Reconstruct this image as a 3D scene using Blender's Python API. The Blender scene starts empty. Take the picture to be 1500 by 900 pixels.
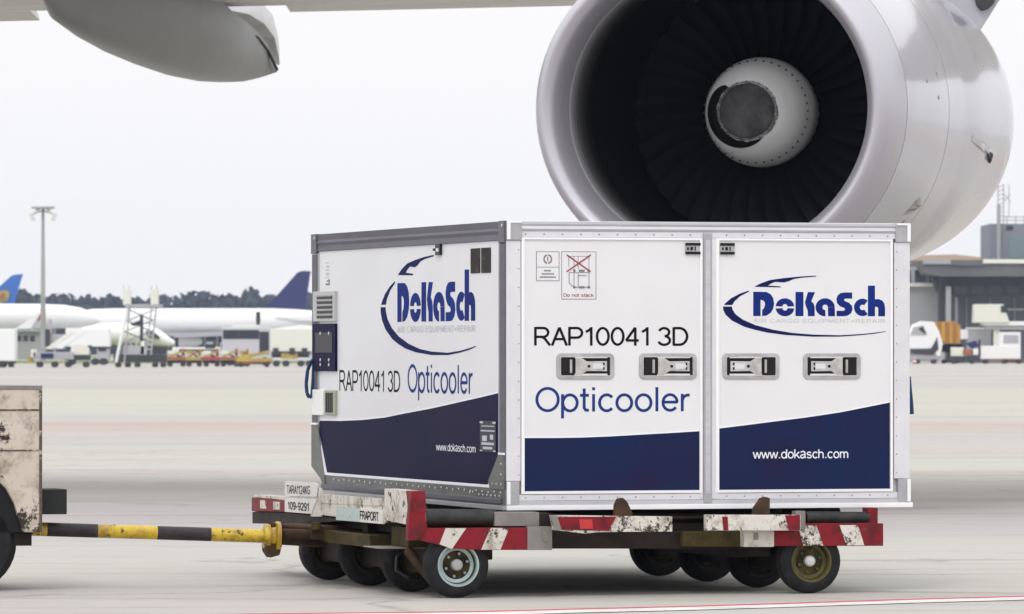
import bpy, bmesh, math, random
from mathutils import Vector, Matrix
random.seed(7)
S = bpy.context.scene
PI = math.pi

# ------------------------------------------------------------------ camera
FPX = 8640.0            # focal length in photograph pixels (1500 wide)
HOR = 512.0             # horizon row
EYE = 1.38
cam = bpy.data.cameras.new('camera')
cam.sensor_width = 36
cam.lens = FPX / 1500 * 36
cam.shift_y = (HOR - 450) / 1500
cam.clip_start = 0.5
cam.clip_end = 9000
cam.dof.use_dof = True
cam.dof.focus_distance = 33.2
cam.dof.aperture_fstop = 13
co = bpy.data.objects.new('camera', cam)
co.location = (0, 0, EYE)
co.rotation_euler = (PI / 2, 0, 0)
S.collection.objects.link(co)
S.camera = co

# ------------------------------------------------------------------ sky, sun, exposure
SUN_EL, SUN_AZ = math.radians(52), math.radians(200)   # azimuth clockwise from +Y
w = bpy.data.worlds.new('World'); S.world = w; w.use_nodes = True
nt = w.node_tree; nt.nodes.clear()
sky = nt.nodes.new('ShaderNodeTexSky'); sky.sky_type = 'NISHITA'; sky.sun_disc = False
sky.sun_elevation = SUN_EL; sky.sun_rotation = SUN_AZ; sky.dust_density = 4; sky.air_density = 1
hsv = nt.nodes.new('ShaderNodeHueSaturation'); hsv.inputs['Saturation'].default_value = 0.05
mixn = nt.nodes.new('ShaderNodeMix'); mixn.data_type = 'RGBA'; mixn.inputs[0].default_value = 0.9
wc = nt.nodes.new('ShaderNodeTexCoord'); ws = nt.nodes.new('ShaderNodeSeparateXYZ')       # overcast cloud, brighter overhead
wm = nt.nodes.new('ShaderNodeMapRange'); wm.inputs[3].default_value = 10.2; wm.inputs[4].default_value = 20
wv = nt.nodes.new('ShaderNodeVectorMath'); wv.operation = 'SCALE'; wv.inputs[0].default_value = (1, .992, 1.006)
nt.links.new(wc.outputs['Generated'], ws.inputs[0]); nt.links.new(ws.outputs['Z'], wm.inputs[0]); nt.links.new(wm.outputs[0], wv.inputs['Scale'])
nt.links.new(wv.outputs[0], mixn.inputs[7])
bg = nt.nodes.new('ShaderNodeBackground'); bg.inputs[1].default_value = 0.1
wo = nt.nodes.new('ShaderNodeOutputWorld')
nt.links.new(sky.outputs[0], hsv.inputs['Color']); nt.links.new(hsv.outputs[0], mixn.inputs[6])
nt.links.new(mixn.outputs[2], bg.inputs[0]); nt.links.new(bg.outputs[0], wo.inputs[0])
sl = bpy.data.lights.new('sun', 'SUN'); sl.energy = 0.8; sl.angle = math.radians(14); sl.color = (1, 0.985, 0.96)
so = bpy.data.objects.new('sun', sl)
sd = Vector((math.sin(SUN_AZ) * math.cos(SUN_EL), math.cos(SUN_AZ) * math.cos(SUN_EL), math.sin(SUN_EL)))
so.rotation_euler = sd.to_track_quat('Z', 'Y').to_euler()
so.location = (0, -20, 40)
S.collection.objects.link(so)
vs = S.view_settings
vs.view_transform = 'Standard'; vs.look = 'None'; vs.gamma = 1; vs.exposure = 0.0; vs.use_curve_mapping = False
S.render.engine = 'CYCLES'
S.cycles.max_bounces = 8
S.cycles.volume_bounces = 1

# ------------------------------------------------------------------ materials
def lin(c):
    return tuple(((v / 255) / 12.92 if v / 255 <= .04045 else ((v / 255 + .055) / 1.055) ** 2.4) for v in c) + (1,)
_m = {}
def mat(name, base, rough=.5, metal=0, coat=0, var=None, chip=None, bump=0, bdist=.01, scale=6, stretch=(1, 1, 1), grime=None, spec=None, low=None):
    """base: linear rgb. var=(rgb, amount, scale): soft variation. chip=(rgb, threshold, scale): chips of another colour."""
    if name in _m: return _m[name]
    m = bpy.data.materials.new(name); m.use_nodes = True
    t = m.node_tree; b = t.nodes['Principled BSDF']
    b.inputs['Base Color'].default_value = (*base, 1); b.inputs['Roughness'].default_value = rough
    b.inputs['Metallic'].default_value = metal; b.inputs['Coat Weight'].default_value = coat
    b.inputs['Coat Roughness'].default_value = .08
    lum = sum(base) / 3
    b.inputs['Specular IOR Level'].default_value = spec if spec is not None else (.5 if lum > .1 else .18)
    tc = t.nodes.new('ShaderNodeTexCoord'); mp = t.nodes.new('ShaderNodeMapping')
    mp.inputs['Scale'].default_value = stretch
    t.links.new(tc.outputs['Object'], mp.inputs[0])
    def noise(sc, det=5, rg=.6):
        n = t.nodes.new('ShaderNodeTexNoise'); n.inputs['Scale'].default_value = sc
        n.inputs['Detail'].default_value = det; n.inputs['Roughness'].default_value = rg
        t.links.new(mp.outputs[0], n.inputs['Vector']); return n.outputs['Fac']
    def ramp(src, a, c):
        r = t.nodes.new('ShaderNodeMapRange'); r.inputs[1].default_value = a; r.inputs[2].default_value = c
        r.clamp = True; t.links.new(src, r.inputs[0]); return r.outputs[0]
    def mix(fac, A, B):
        x = t.nodes.new('ShaderNodeMix'); x.data_type = 'RGBA'
        t.links.new(fac, x.inputs[0])
        if isinstance(A, tuple): x.inputs[6].default_value = (*A, 1)
        else: t.links.new(A, x.inputs[6])
        if isinstance(B, tuple): x.inputs[7].default_value = (*B, 1)
        else: t.links.new(B, x.inputs[7])
        return x.outputs[2]
    cur = base
    if var:
        r = ramp(noise(var[2]), .35, .7)
        mu = t.nodes.new('ShaderNodeMath'); mu.operation = 'MULTIPLY'; mu.inputs[1].default_value = var[1]
        t.links.new(r, mu.inputs[0]); cur = mix(mu.outputs[0], cur, var[0])
    if grime:
        r = ramp(noise(grime[2], 8, .7), grime[1], grime[1] + .14)
        mu = t.nodes.new('ShaderNodeMath'); mu.operation = 'MULTIPLY'; mu.inputs[1].default_value = .75
        t.links.new(r, mu.inputs[0]); cur = mix(mu.outputs[0], cur, grime[0])
    if chip:
        big = ramp(noise(chip[2] * .22, 3, .5), .42, .62); ad = t.nodes.new('ShaderNodeMath'); ad.operation = 'MULTIPLY_ADD'
        ad.inputs[1].default_value = .10; t.links.new(big, ad.inputs[0]); t.links.new(noise(chip[2], 9, .78), ad.inputs[2])
        if low:
            sp_ = t.nodes.new('ShaderNodeSeparateXYZ'); t.links.new(tc.outputs['Object'], sp_.inputs[0])
            zr = t.nodes.new('ShaderNodeMapRange'); zr.inputs[1].default_value = low[1]; zr.inputs[2].default_value = low[0]; zr.inputs[4].default_value = low[2]
            t.links.new(sp_.outputs['Z'], zr.inputs[0]); a2 = t.nodes.new('ShaderNodeMath'); a2.operation = 'ADD'
            t.links.new(zr.outputs[0], a2.inputs[0]); t.links.new(ad.outputs[0], a2.inputs[1]); ad = a2
        f = ramp(ad.outputs[0], chip[1] + .045, chip[1] + .075)
        cur = mix(f, cur, chip[0])
        rr = t.nodes.new('ShaderNodeMapRange'); rr.inputs[3].default_value = rough; rr.inputs[4].default_value = .8
        t.links.new(f, rr.inputs[0]); t.links.new(rr.outputs[0], b.inputs['Roughness'])
    if not isinstance(cur, tuple): t.links.new(cur, b.inputs['Base Color'])
    if bump:
        bp = t.nodes.new('ShaderNodeBump'); bp.inputs['Strength'].default_value = bump; bp.inputs['Distance'].default_value = bdist
        t.links.new(noise(scale, 6 if bdist < .02 else 1, .6), bp.inputs['Height']); t.links.new(bp.outputs[0], b.inputs['Normal'])
    _m[name] = m
    return m

WHITE = mat('white_panel', (.74, .74, .76), .35, var=((.69, .69, .71), .6, 2.5), bump=.25, bdist=.03, scale=1.6)
WHITE2 = mat('white_panel_side', (.70, .70, .73), .3, var=((.65, .65, .68), .6, 1.5), bump=.35, bdist=.03, scale=1.4)
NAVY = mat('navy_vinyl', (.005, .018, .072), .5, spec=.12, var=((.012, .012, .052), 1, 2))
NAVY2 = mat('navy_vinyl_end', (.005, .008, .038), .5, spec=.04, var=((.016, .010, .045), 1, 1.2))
INK = mat('black_ink', (.010, .010, .012), .6, spec=.05)
LOGO = mat('logo_blue', (.010, .035, .22), .6, spec=.04, var=((.015, .015, .12), .8, 5))
LOGO_D = mat('logo_navy', (.010, .014, .085), .6, spec=.04)
BLUETXT = mat('blue_ink', (.020, .042, .19), .6, spec=.05)
GREYTXT = mat('grey_ink', (.50, .52, .55), .6)
WTXT = mat('white_ink', (.75, .77, .82), .5)
REDINK = mat('red_ink', (.30, .02, .04), .5)
ALU = mat('brushed_aluminium', (.60, .60, .63), .45, .55, var=((.46, .46, .50), .7, 7), stretch=(.3, .3, 4), bump=.1, scale=60)
ALU_L = mat('pale_aluminium', (.72, .72, .75), .45, .25, var=((.60, .60, .64), .6, 5))
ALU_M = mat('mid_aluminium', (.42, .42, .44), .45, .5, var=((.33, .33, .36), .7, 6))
ALU_D = mat('rail_dark_reflection', (.12, .115, .145), .5, .1, spec=.3, var=((.085, .085, .10), .8, 5), stretch=(1, .4, 3))  # same aluminium, with the darker end-face reflection put into its colour
SILL = mat('scratched_sill', (.16, .165, .155), .4, .45, var=((.08, .085, .08), .9, 6), stretch=(1, .5, 2), chip=((.36, .37, .34), .66, 30))
BRIGHT = mat('bright_edge', (.86, .86, .88), .4, .1)
CHROME = mat('polished_steel', (.72, .70, .69), .18, 1, var=((.40, .37, .36), .7, 18))
PLBLK = mat('black_plastic', (.012, .012, .014), .35)
RECESS = mat('recess_grey', (.50, .50, .51), .35, .4, var=((.30, .30, .31), .8, 10))
OWHITE = mat('old_white_paint', (.60, .57, .52), .55, grime=((.24, .19, .15), .49, 8), chip=((.05, .03, .02), .575, 24), bump=.3, scale=30)
OWHITE2 = mat('battered_white_paint', (.66, .63, .58), .55, grime=((.26, .21, .16), .50, 10), chip=((.05, .035, .025), .53, 26), bump=.5, scale=40)
ORED = mat('old_red_paint', (.22, .012, .022), .5, grime=((.07, .015, .015), .47, 8), chip=((.10, .06, .05), .60, 22), bump=.3, scale=30)
RUST = mat('brown_rusty_steel', (.040, .026, .018), .7, .2, var=((.10, .055, .03), .8, 9), chip=((.16, .12, .09), .66, 26), bump=.4, scale=30)
DARK = mat('dark_greasy_steel', (.016, .013, .012), .6, .2, var=((.045, .03, .02), .7, 8))
OCHRE = mat('greasy_ochre_paint', (.065, .048, .012), .6, grime=((.02, .016, .01), .45, 9))
GREYP = mat('worn_grey_paint', (.24, .22, .20), .55, var=((.14, .13, .12), .8, 8), chip=((.05, .04, .035), .66, 22))
RUBBER = mat('tyre_rubber', (.012, .012, .013), .75, var=((.03, .03, .032), .7, 20), bump=.3, scale=60)
ROLL = mat('black_roller_tube', (.028, .029, .028), .42, .35, var=((.06, .06, .058), .8, 12))
RIM_G = mat('grey_teal_rim', (.34, .40, .41), .4, .4, var=((.42, .60, .56), .8, 9))
RIM_Y = mat('dull_yellow_rim', (.12, .105, .035), .5, .2, var=((.05, .045, .02), .8, 14))
YEL = mat('chipped_yellow_paint', (.58, .40, .015), .38, coat=.3, grime=((.22, .11, .01), .47, 6), chip=((.05, .03, .015), .575, 18), bump=.3, scale=30)
BARBLK = mat('black_bar_paint', (.030, .027, .030), .5, var=((.07, .06, .065), .6, 16))
TUGP = mat('dirty_cream_paint', (.60, .52, .46), .5, var=((.50, .46, .36), .9, 3), grime=((.20, .15, .11), .50, 6), chip=((.035, .022, .016), .585, 11), low=(.32, .72, .12))
LABEL = mat('printed_plate', (.66, .64, .62), .5, grime=((.40, .37, .33), .55, 14), chip=((.06, .05, .04), .66, 34))
STRAP = mat('blue_webbing', (.015, .05, .12), .6)
GREENL = mat('green_grille', (.33, .36, .27), .5)
DOCM = mat('dark_document_box', (.028, .026, .022), .6, spec=.1, chip=((.20, .19, .17), .60, 60))
NAC = mat('nacelle_white_gloss', (.44, .44, .48), .16, coat=.5, var=((.37, .37, .43), .6, .9), bump=.03, scale=2)
LIPM = mat('inlet_lip_metal', (.50, .49, .53), .36, .6, bump=.04, scale=3)
BARREL = mat('inlet_barrel', (.003, .003, .0035), .6, spec=.15)
BLADE = mat('fan_blade_titanium', (.035, .035, .04), .25, .7, spec=.5)
SPIN = mat('spinner_grey', (.80, .80, .81), .35, .05, var=((.68, .68, .69), .6, 3))
SPIN_T = mat('spinner_rubber_tip', (.075, .075, .078), .6, var=((.02, .02, .022), 1, 4), bump=.3, scale=25)
WING = mat('wing_underside_grey', (.72, .69, .67), .5, var=((.55, .52, .50), .8, 3), stretch=(.15, 1.5, 1))
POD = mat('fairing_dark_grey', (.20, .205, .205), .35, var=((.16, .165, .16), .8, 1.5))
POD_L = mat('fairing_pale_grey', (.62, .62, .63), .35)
SEAM = mat('seam_dark', (.06, .06, .065), .7)
FGLASS = mat('dark_window_glass', (.025, .028, .035), .1, coat=.5)
FWHITE = mat('far_white_paint', (.80, .80, .80), .4)
FGREY = mat('far_grey_paint', (.38, .38, .40), .6)
FDARK = mat('far_dark_paint', (.05, .05, .055), .6)
FNAVY = mat('tail_navy', (.02, .025, .11), .4)
FBLUE = mat('tail_blue', (.015, .12, .50), .4)
FYEL = mat('far_yellow', (.52, .38, .06), .6, var=((.16, .12, .04), .8, .9))
FORANGE = mat('far_orange', (.42, .15, .05), .6, var=((.10, .05, .03), .8, .9))
FRED = mat('far_red', (.36, .05, .05), .5)
FGOLD = mat('amber_curtain', (.50, .27, .02), .6, var=((.32, .14, .02), .8, 1.2), stretch=(1, 1, .1))
FLAV = mat('terminal_wall_lavender', (.20, .20, .25), .7, var=((.17, .17, .21), .7, .3))
FROOF = mat('canopy_concrete', (.13, .13, .135), .8, var=((.09, .09, .095), .8, .3))
FCON = mat('terminal_concrete', (.34, .34, .35), .8)
FTAN = mat('tan_roof', (.42, .31, .21), .8)
FCREAM = mat('far_cream_paint', (.70, .70, .62), .5)
TREE = mat('forest_foliage', (.050, .062, .065), .9, var=((.028, .038, .055), .8, .15))
TREE.node_tree.nodes['Principled BSDF'].inputs['Specular IOR Level'].default_value = 0
GRASS = mat('grass_green', (.16, .20, .04), .95, var=((.11, .15, .03), .8, .05))
REDLINE = mat('red_marking', (.42, .05, .07), .8, chip=((.40, .36, .34), .66, 9))
WHITELINE = mat('white_marking', (.60, .585, .57), .8, grime=((.40, .38, .36), .48, 3), chip=((.36, .35, .33), .60, 12))

# ------------------------------------------------------------------ mesh builder
class MB:
    def __init__(s): s.v = []; s.f = []; s.mi = []; s.cur = 0; s.sm = []; s.smooth = False
    def face(s, f): s.f.append(f); s.mi.append(s.cur); s.sm.append(s.smooth)
    def box(s, x0, x1, y0, y1, z0, z1):
        n = len(s.v)
        s.v += [(x, y, z) for z in (z0, z1) for x, y in ((x0, y0), (x1, y0), (x1, y1), (x0, y1))]
        for f in ((3, 2, 1, 0), (4, 5, 6, 7), (0, 1, 5, 4), (1, 2, 6, 5), (2, 3, 7, 6), (3, 0, 4, 7)):
            s.face([n + i for i in f])
        return s
    def prism(s, pts, fn, d0, d1):
        """pts: 2d outline; fn(a,b,d)->xyz; from depth d0 to d1"""
        A = sum(pts[i][0] * pts[(i + 1) % len(pts)][1] - pts[(i + 1) % len(pts)][0] * pts[i][1] for i in range(len(pts)))
        n = len(s.v); k = len(pts)
        s.v += [tuple(fn(a, b, d0)) for a, b in pts] + [tuple(fn(a, b, d1)) for a, b in pts]
        s.face([n + i for i in range(k)]); s.face([n + k + i for i in range(k)][::-1])
        for i in range(k):
            j = (i + 1) % k; s.face([n + i, n + k + i, n + k + j, n + j])
        return s
    def tube(s, p0, p1, r0, r1=None, n=12, cap=True):
        r1 = r0 if r1 is None else r1
        p0, p1 = Vector(p0), Vector(p1); d = (p1 - p0).normalized()
        a = d.orthogonal().normalized(); b = d.cross(a); m = len(s.v)
        for p, r in ((p0, r0), (p1, r1)):
            for i in range(n):
                t = 2 * PI * i / n; s.v.append(tuple(p + a * math.cos(t) * r + b * math.sin(t) * r))
        s.smooth = True
        for i in range(n):
            j = (i + 1) % n; s.face([m + i, m + j, m + n + j, m + n + i])
        s.smooth = False
        if cap: s.face([m + i for i in range(n)][::-1]); s.face([m + n + i for i in range(n)])
        return s
    def path(s, pts, r, n=8):
        for a, b in zip(pts, pts[1:]): s.tube(a, b, r, r, n)
        return s
    def lathe(s, prof, fn, n=32, close=False):
        """prof: list of (axial, radius); fn(axial, u, v)->xyz, u,v on the circle * radius"""
        m = len(s.v); s.smooth = True
        for a, r in prof:
            for i in range(n):
                t = 2 * PI * i / n; s.v.append(tuple(fn(a, r * math.cos(t), r * math.sin(t))))
        k = len(prof)
        for q in range(k - 1 + (1 if close else 0)):
            q2 = (q + 1) % k
            for i in range(n):
                j = (i + 1) % n
                s.face([m + q * n + i, m + q * n + j, m + q2 * n + j, m + q2 * n + i])
        s.smooth = False
        return s
    def disc(s, a, r, fn, n=32):
        m = len(s.v)
        for i in range(n):
            t = 2 * PI * i / n; s.v.append(tuple(fn(a, r * math.cos(t), r * math.sin(t))))
        s.face([m + i for i in range(n)]); return s
    def loft(s, rings, cap=True, smooth=True):
        m = len(s.v); n = len(rings[0]); s.smooth = smooth
        for r in rings: s.v += [tuple(p) for p in r]
        for q in range(len(rings) - 1):
            for i in range(n):
                j = (i + 1) % n; s.face([m + q * n + i, m + q * n + j, m + (q + 1) * n + j, m + (q + 1) * n + i])
        s.smooth = False
        if cap: s.face([m + i for i in range(n)][::-1]); s.face([m + (len(rings) - 1) * n + i for i in range(n)])
        return s
    def mesh(s, name, mats, bevel=0, fix=True, seg=2):
        me = bpy.data.meshes.new(name); me.from_pydata(s.v, [], s.f)
        for m in (mats if isinstance(mats, (list, tuple)) else [mats]): me.materials.append(m)
        for p, mi, sm in zip(me.polygons, s.mi, s.sm): p.material_index = mi; p.use_smooth = sm
        bm = bmesh.new(); bm.from_mesh(me)
        if fix: bmesh.ops.recalc_face_normals(bm, faces=bm.faces)
        if bevel:
            ed = [e for e in bm.edges if len(e.link_faces) == 2 and e.calc_face_angle(0) > .5]
            bmesh.ops.bevel(bm, geom=ed, offset=bevel, segments=seg, affect='EDGES', clamp_overlap=True, profile=.7)
        bm.to_mesh(me); bm.free(); me.update()
        if any(s.sm): me.set_sharp_from_angle(angle=math.radians(38))
        return me
    def build(s, name, mats, parent=None, bevel=0, **k):
        o = bpy.data.objects.new(name, s.mesh(name, mats, bevel, **k)); S.collection.objects.link(o)
        if parent: o.parent = parent
        return o

def box(x0, x1, y0, y1, z0, z1): return MB().box(x0, x1, y0, y1, z0, z1)
def thing(name, label, cat, loc=(0, 0, 0), rotz=0, group=None):
    o = bpy.data.objects.new(name, None); S.collection.objects.link(o)
    o.empty_display_size = .2
    o.location = loc; o.rotation_euler = (0, 0, rotz); tag(o, label, cat, group); return o
def tag(o, label, cat, group=None):
    o['label'] = label; o['category'] = cat
    if group: o['group'] = group
    return o
def kind(o, k): o['kind'] = k; return o
def copy_tree(o, parent=None):
    c = o.copy(); S.collection.objects.link(c); c.parent = parent
    for ch in list(o.children): copy_tree(ch, c)
    return c

# ------------------------------------------------------------------ stroke lettering (capital height 1)
def arc(cx, cy, rx, ry, a0, a1, n=None):
    n = n or max(4, int(abs(a1 - a0) / 14))
    return [(cx + rx * math.cos(math.radians(a0 + (a1 - a0) * i / n)), cy + ry * math.sin(math.radians(a0 + (a1 - a0) * i / n))) for i in range(n + 1)]
X_ = .72
G = {
 'A': (.86, [[(.05, 0), (.43, .98)], [(.43, .98), (.81, 0)], [(.19, .35), (.67, .35)]]),
 'B': (.80, [[(.1, 0), (.1, 1)], [(.1, .95), (.42, .95)] + arc(.42, .73, .22, .22, 90, -90) + [(.1, .51)], [(.42, .51)] + arc(.42, .28, .27, .23, 90, -90) + [(.1, .05)]]),
 'C': (.90, [arc(.48, .5, .40, .45, 40, 320)]),
 'D': (.90, [[(.1, 0), (.1, 1)], [(.1, .95), (.40, .95)] + arc(.40, .5, .40, .45, 90, -90) + [(.1, .05)]]),
 'E': (.80, [[(.1, 0), (.1, 1)], [(.1, .95), (.72, .95)], [(.1, .52), (.66, .52)], [(.1, .05), (.74, .05)]]),
 'F': (.74, [[(.1, 0), (.1, 1)], [(.1, .95), (.68, .95)], [(.1, .5), (.6, .5)]]),
 'G': (.94, [arc(.48, .5, .40, .45, 40, 340) + [(.86, .46)], [(.88, .46), (.52, .46)]]),
 'I': (.32, [[(.16, 0), (.16, 1)]]),
 'K': (.84, [[(.1, 0), (.1, 1)], [(.76, 1), (.14, .40)], [(.32, .58), (.8, 0)]]),
 'L': (.70, [[(.1, 1), (.1, 0)], [(.1, .05), (.64, .05)]]),
 'M': (1.0, [[(.1, 0), (.1, 1)], [(.1, 1), (.5, .05)], [(.5, .05), (.9, 1)], [(.9, 1), (.9, 0)]]),
 'N': (.92, [[(.1, 0), (.1, 1)], [(.1, 1), (.82, 0)], [(.82, 0), (.82, 1)]]),
 'O': (1.0, [arc(.5, .5, .43, .46, 0, 360)]),
 'P': (.84, [[(.1, 0), (.1, 1)], [(.1, .95), (.48, .95)] + arc(.48, .69, .27, .26, 90, -90) + [(.1, .43)]]),
 'Q': (1.0, [arc(.5, .5, .43, .46, 0, 360), [(.58, .25), (.92, -.05)]]),
 'R': (.92, [[(.1, 0), (.1, 1)], [(.1, .95), (.50, .95)] + arc(.50, .71, .26, .24, 90, -90) + [(.1, .47)], [(.46, .46), (.60, .36), (.86, 0)]]),
 'S': (.84, [arc(.42, .73, .30, .22, 15, 270, 14) + arc(.42, .28, .32, .23, 90, -165, 14)]),
 'T': (.78, [[(.39, 0), (.39, .95)], [(.03, .95), (.75, .95)]]),
 'U': (.90, [[(.1, 1), (.1, .4)] + arc(.45, .38, .35, .33, 180, 360) + [(.8, 1)]]),
 '+': (.7, [[(.35, .15), (.35, .75)], [(.05, .45), (.65, .45)]]),
 '-': (.5, [[(.05, .4), (.42, .4)]]),
 '0': (.78, [arc(.39, .5, .30, .45, 0, 360)]),
 '1': (.62, [[(.40, 0), (.40, 1)], [(.40, .96), (.30, .84), (.12, .74)]]),
 '2': (.78, [arc(.38, .70, .28, .25, 165, -30) + [(.10, .05)], [(.08, .05), (.70, .05)]]),
 '3': (.78, [arc(.37, .73, .26, .22, 165, -85), arc(.37, .28, .30, .235, 85, -165)]),
 '4': (.78, [[(.54, 0), (.54, .98)], [(.54, .98), (.06, .28)], [(.05, .28), (.72, .28)]]),
 '9': (.78, [arc(.38, .68, .28, .27, 0, 360), [(.66, .68), (.6, .2), (.38, .04), (.14, .12)]]),
 'a': (.78, [arc(.36, .565, .25, .21, 160, 0) + [(.61, .12), (.68, .02)], [(.61, .44), (.3, .38)] + arc(.29, .20, .19, .17, 90, 270) + [(.45, .06), (.61, .24)]]),
 'c': (.70, [arc(.38, .36, .29, .33, 42, 318)]),
 'd': (.78, [arc(.36, .36, .28, .33, 0, 360), [(.67, 0), (.67, 1)]]),
 'e': (.78, [[(.10, .38), (.67, .38)] + arc(.385, .38, .285, .31, 0, 180) + arc(.385, .345, .285, .305, 180, 325)]),
 'h': (.76, [[(.1, 0), (.1, 1)], [(.1, .42)] + arc(.36, .42, .26, .26, 160, 0) + [(.62, 0)]]),
 'i': (.30, [[(.15, 0), (.15, .72)], [(.15, .88), (.15, 1.0)]]),
 'k': (.70, [[(.1, 0), (.1, 1)], [(.62, .72), (.12, .24)], [(.28, .40), (.66, 0)]]),
 'l': (.30, [[(.15, 0), (.15, 1)]]),
 'm': (1.10, [[(.1, 0), (.1, .72)], [(.1, .42)] + arc(.32, .44, .22, .23, 160, 0) + [(.54, 0)], [(.54, .42)] + arc(.76, .44, .22, .23, 160, 0) + [(.98, 0)]]),
 'n': (.76, [[(.1, 0), (.1, .72)], [(.1, .42)] + arc(.36, .42, .26, .26, 160, 0) + [(.62, 0)]]),
 'o': (.78, [arc(.39, .36, .30, .33, 0, 360)]),
 'p': (.78, [[(.1, -.28), (.1, .72)], arc(.40, .36, .29, .33, 0, 360)]),
 'r': (.46, [[(.1, 0), (.1, .72)], [(.1, .42)] + arc(.34, .42, .24, .25, 165, 75)]),
 's': (.70, [arc(.34, .53, .23, .155, 20, 270, 12) + arc(.34, .205, .25, .17, 90, -160, 12)]),
 't': (.42, [[(.19, .95), (.19, .16), (.25, .06), (.38, .05)], [(.02, .67), (.38, .67)]]),
 'w': (1.0, [[(.04, .72), (.27, 0)], [(.27, 0), (.5, .70)], [(.5, .70), (.73, 0)], [(.73, 0), (.96, .72)]]),
 '.': (.36, [[(.18, 0), (.18, .13)]]),
}
def lettering(txt, x0, x1, z0, z1, fn, proud, name, m, parent, wgt=.11, desc=0.0, track=0.0, space=.30):
    words = [[]]
    """capital letters stand on z0 and reach z1; fn(a,b,d)->xyz"""
    strokes = []; x = 0
    for ch in txt:
        if ch == ' ': x += space; words.append([]); continue
        adv, st = G[ch]
        for s in st: strokes.append([(px + x, py) for px, py in s]); words[-1].append(strokes[-1])
        x += adv + track
    ax = min(p[0] for s in strokes for p in s) - wgt / 2; bx = max(p[0] for s in strokes for p in s) + wgt / 2
    kx = (x1 - x0) / (bx - ax); kz = (z1 - z0)
    for wd_ in words:
      mb = MB()
      for q, s in enumerate(wd_):
        d = proud + .0003 + (q % 5) * .00015
        closed = len(s) > 3 and abs(s[0][0] - s[-1][0]) < 1e-6 and abs(s[0][1] - s[-1][1]) < 1e-6
        L = []; R = []; n = len(s)
        for i, p in enumerate(s):
            pa = Vector(s[i - 1]) if i else (Vector(s[-2]) if closed else None)
            pb = Vector(s[i + 1]) if i < n - 1 else (Vector(s[1]) if closed else None)
            P = Vector(p)
            da = (P - pa).normalized() if pa is not None and (P - pa).length > 1e-9 else None
            db = (pb - P).normalized() if pb is not None and (pb - P).length > 1e-9 else None
            t = ((da or db) + (db or da)).normalized(); nn = Vector((-t.y, t.x))
            c = max(.5, nn.dot(Vector((-(da or db).y, (da or db).x))))
            L.append(P + nn * wgt / 2 / c); R.append(P - nn * wgt / 2 / c)
        m0 = len(mb.v)
        for p in L + R:
            mb.v.append(tuple(fn(x0 + (p.x - ax) * kx, z0 + p.y * kz, d)))
        for i in range(n - 1):
            mb.face([m0 + i, m0 + i + 1, m0 + n + i + 1, m0 + n + i])
      o = mb.build(name, m, parent, fix=False)
    return o

def rrect(x0, x1, z0, z1, r, n=5):
    out = []
    for cx, cz, a in ((x1 - r, z1 - r, 0), (x0 + r, z1 - r, 90), (x0 + r, z0 + r, 180), (x1 - r, z0 + r, 270)):
        out += [(cx + r * math.cos(math.radians(a + 90 * i / n)), cz + r * math.sin(math.radians(a + 90 * i / n))) for i in range(n + 1)]
    return out
def frame_mb(mb, outer, inner, fn, d0, d1):
    """ring between two outlines of equal count, from depth d0 (back) to d1 (front)"""
    m = len(mb.v); n = len(outer)
    for o_, d in ((outer, d0), (outer, d1), (inner, d1), (inner, d0)): mb.v += [tuple(fn(a, b, d)) for a, b in o_]
    for q in range(3):
        for i in range(n):
            j = (i + 1) % n; mb.face([m + q * n + i, m + q * n + j, m + (q + 1) * n + j, m + (q + 1) * n + i])
    return mb

def RX(px, Y): return (px - 750) / FPX * Y
def RZ(py, Y): return EYE - (py - HOR) / FPX * Y

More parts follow.
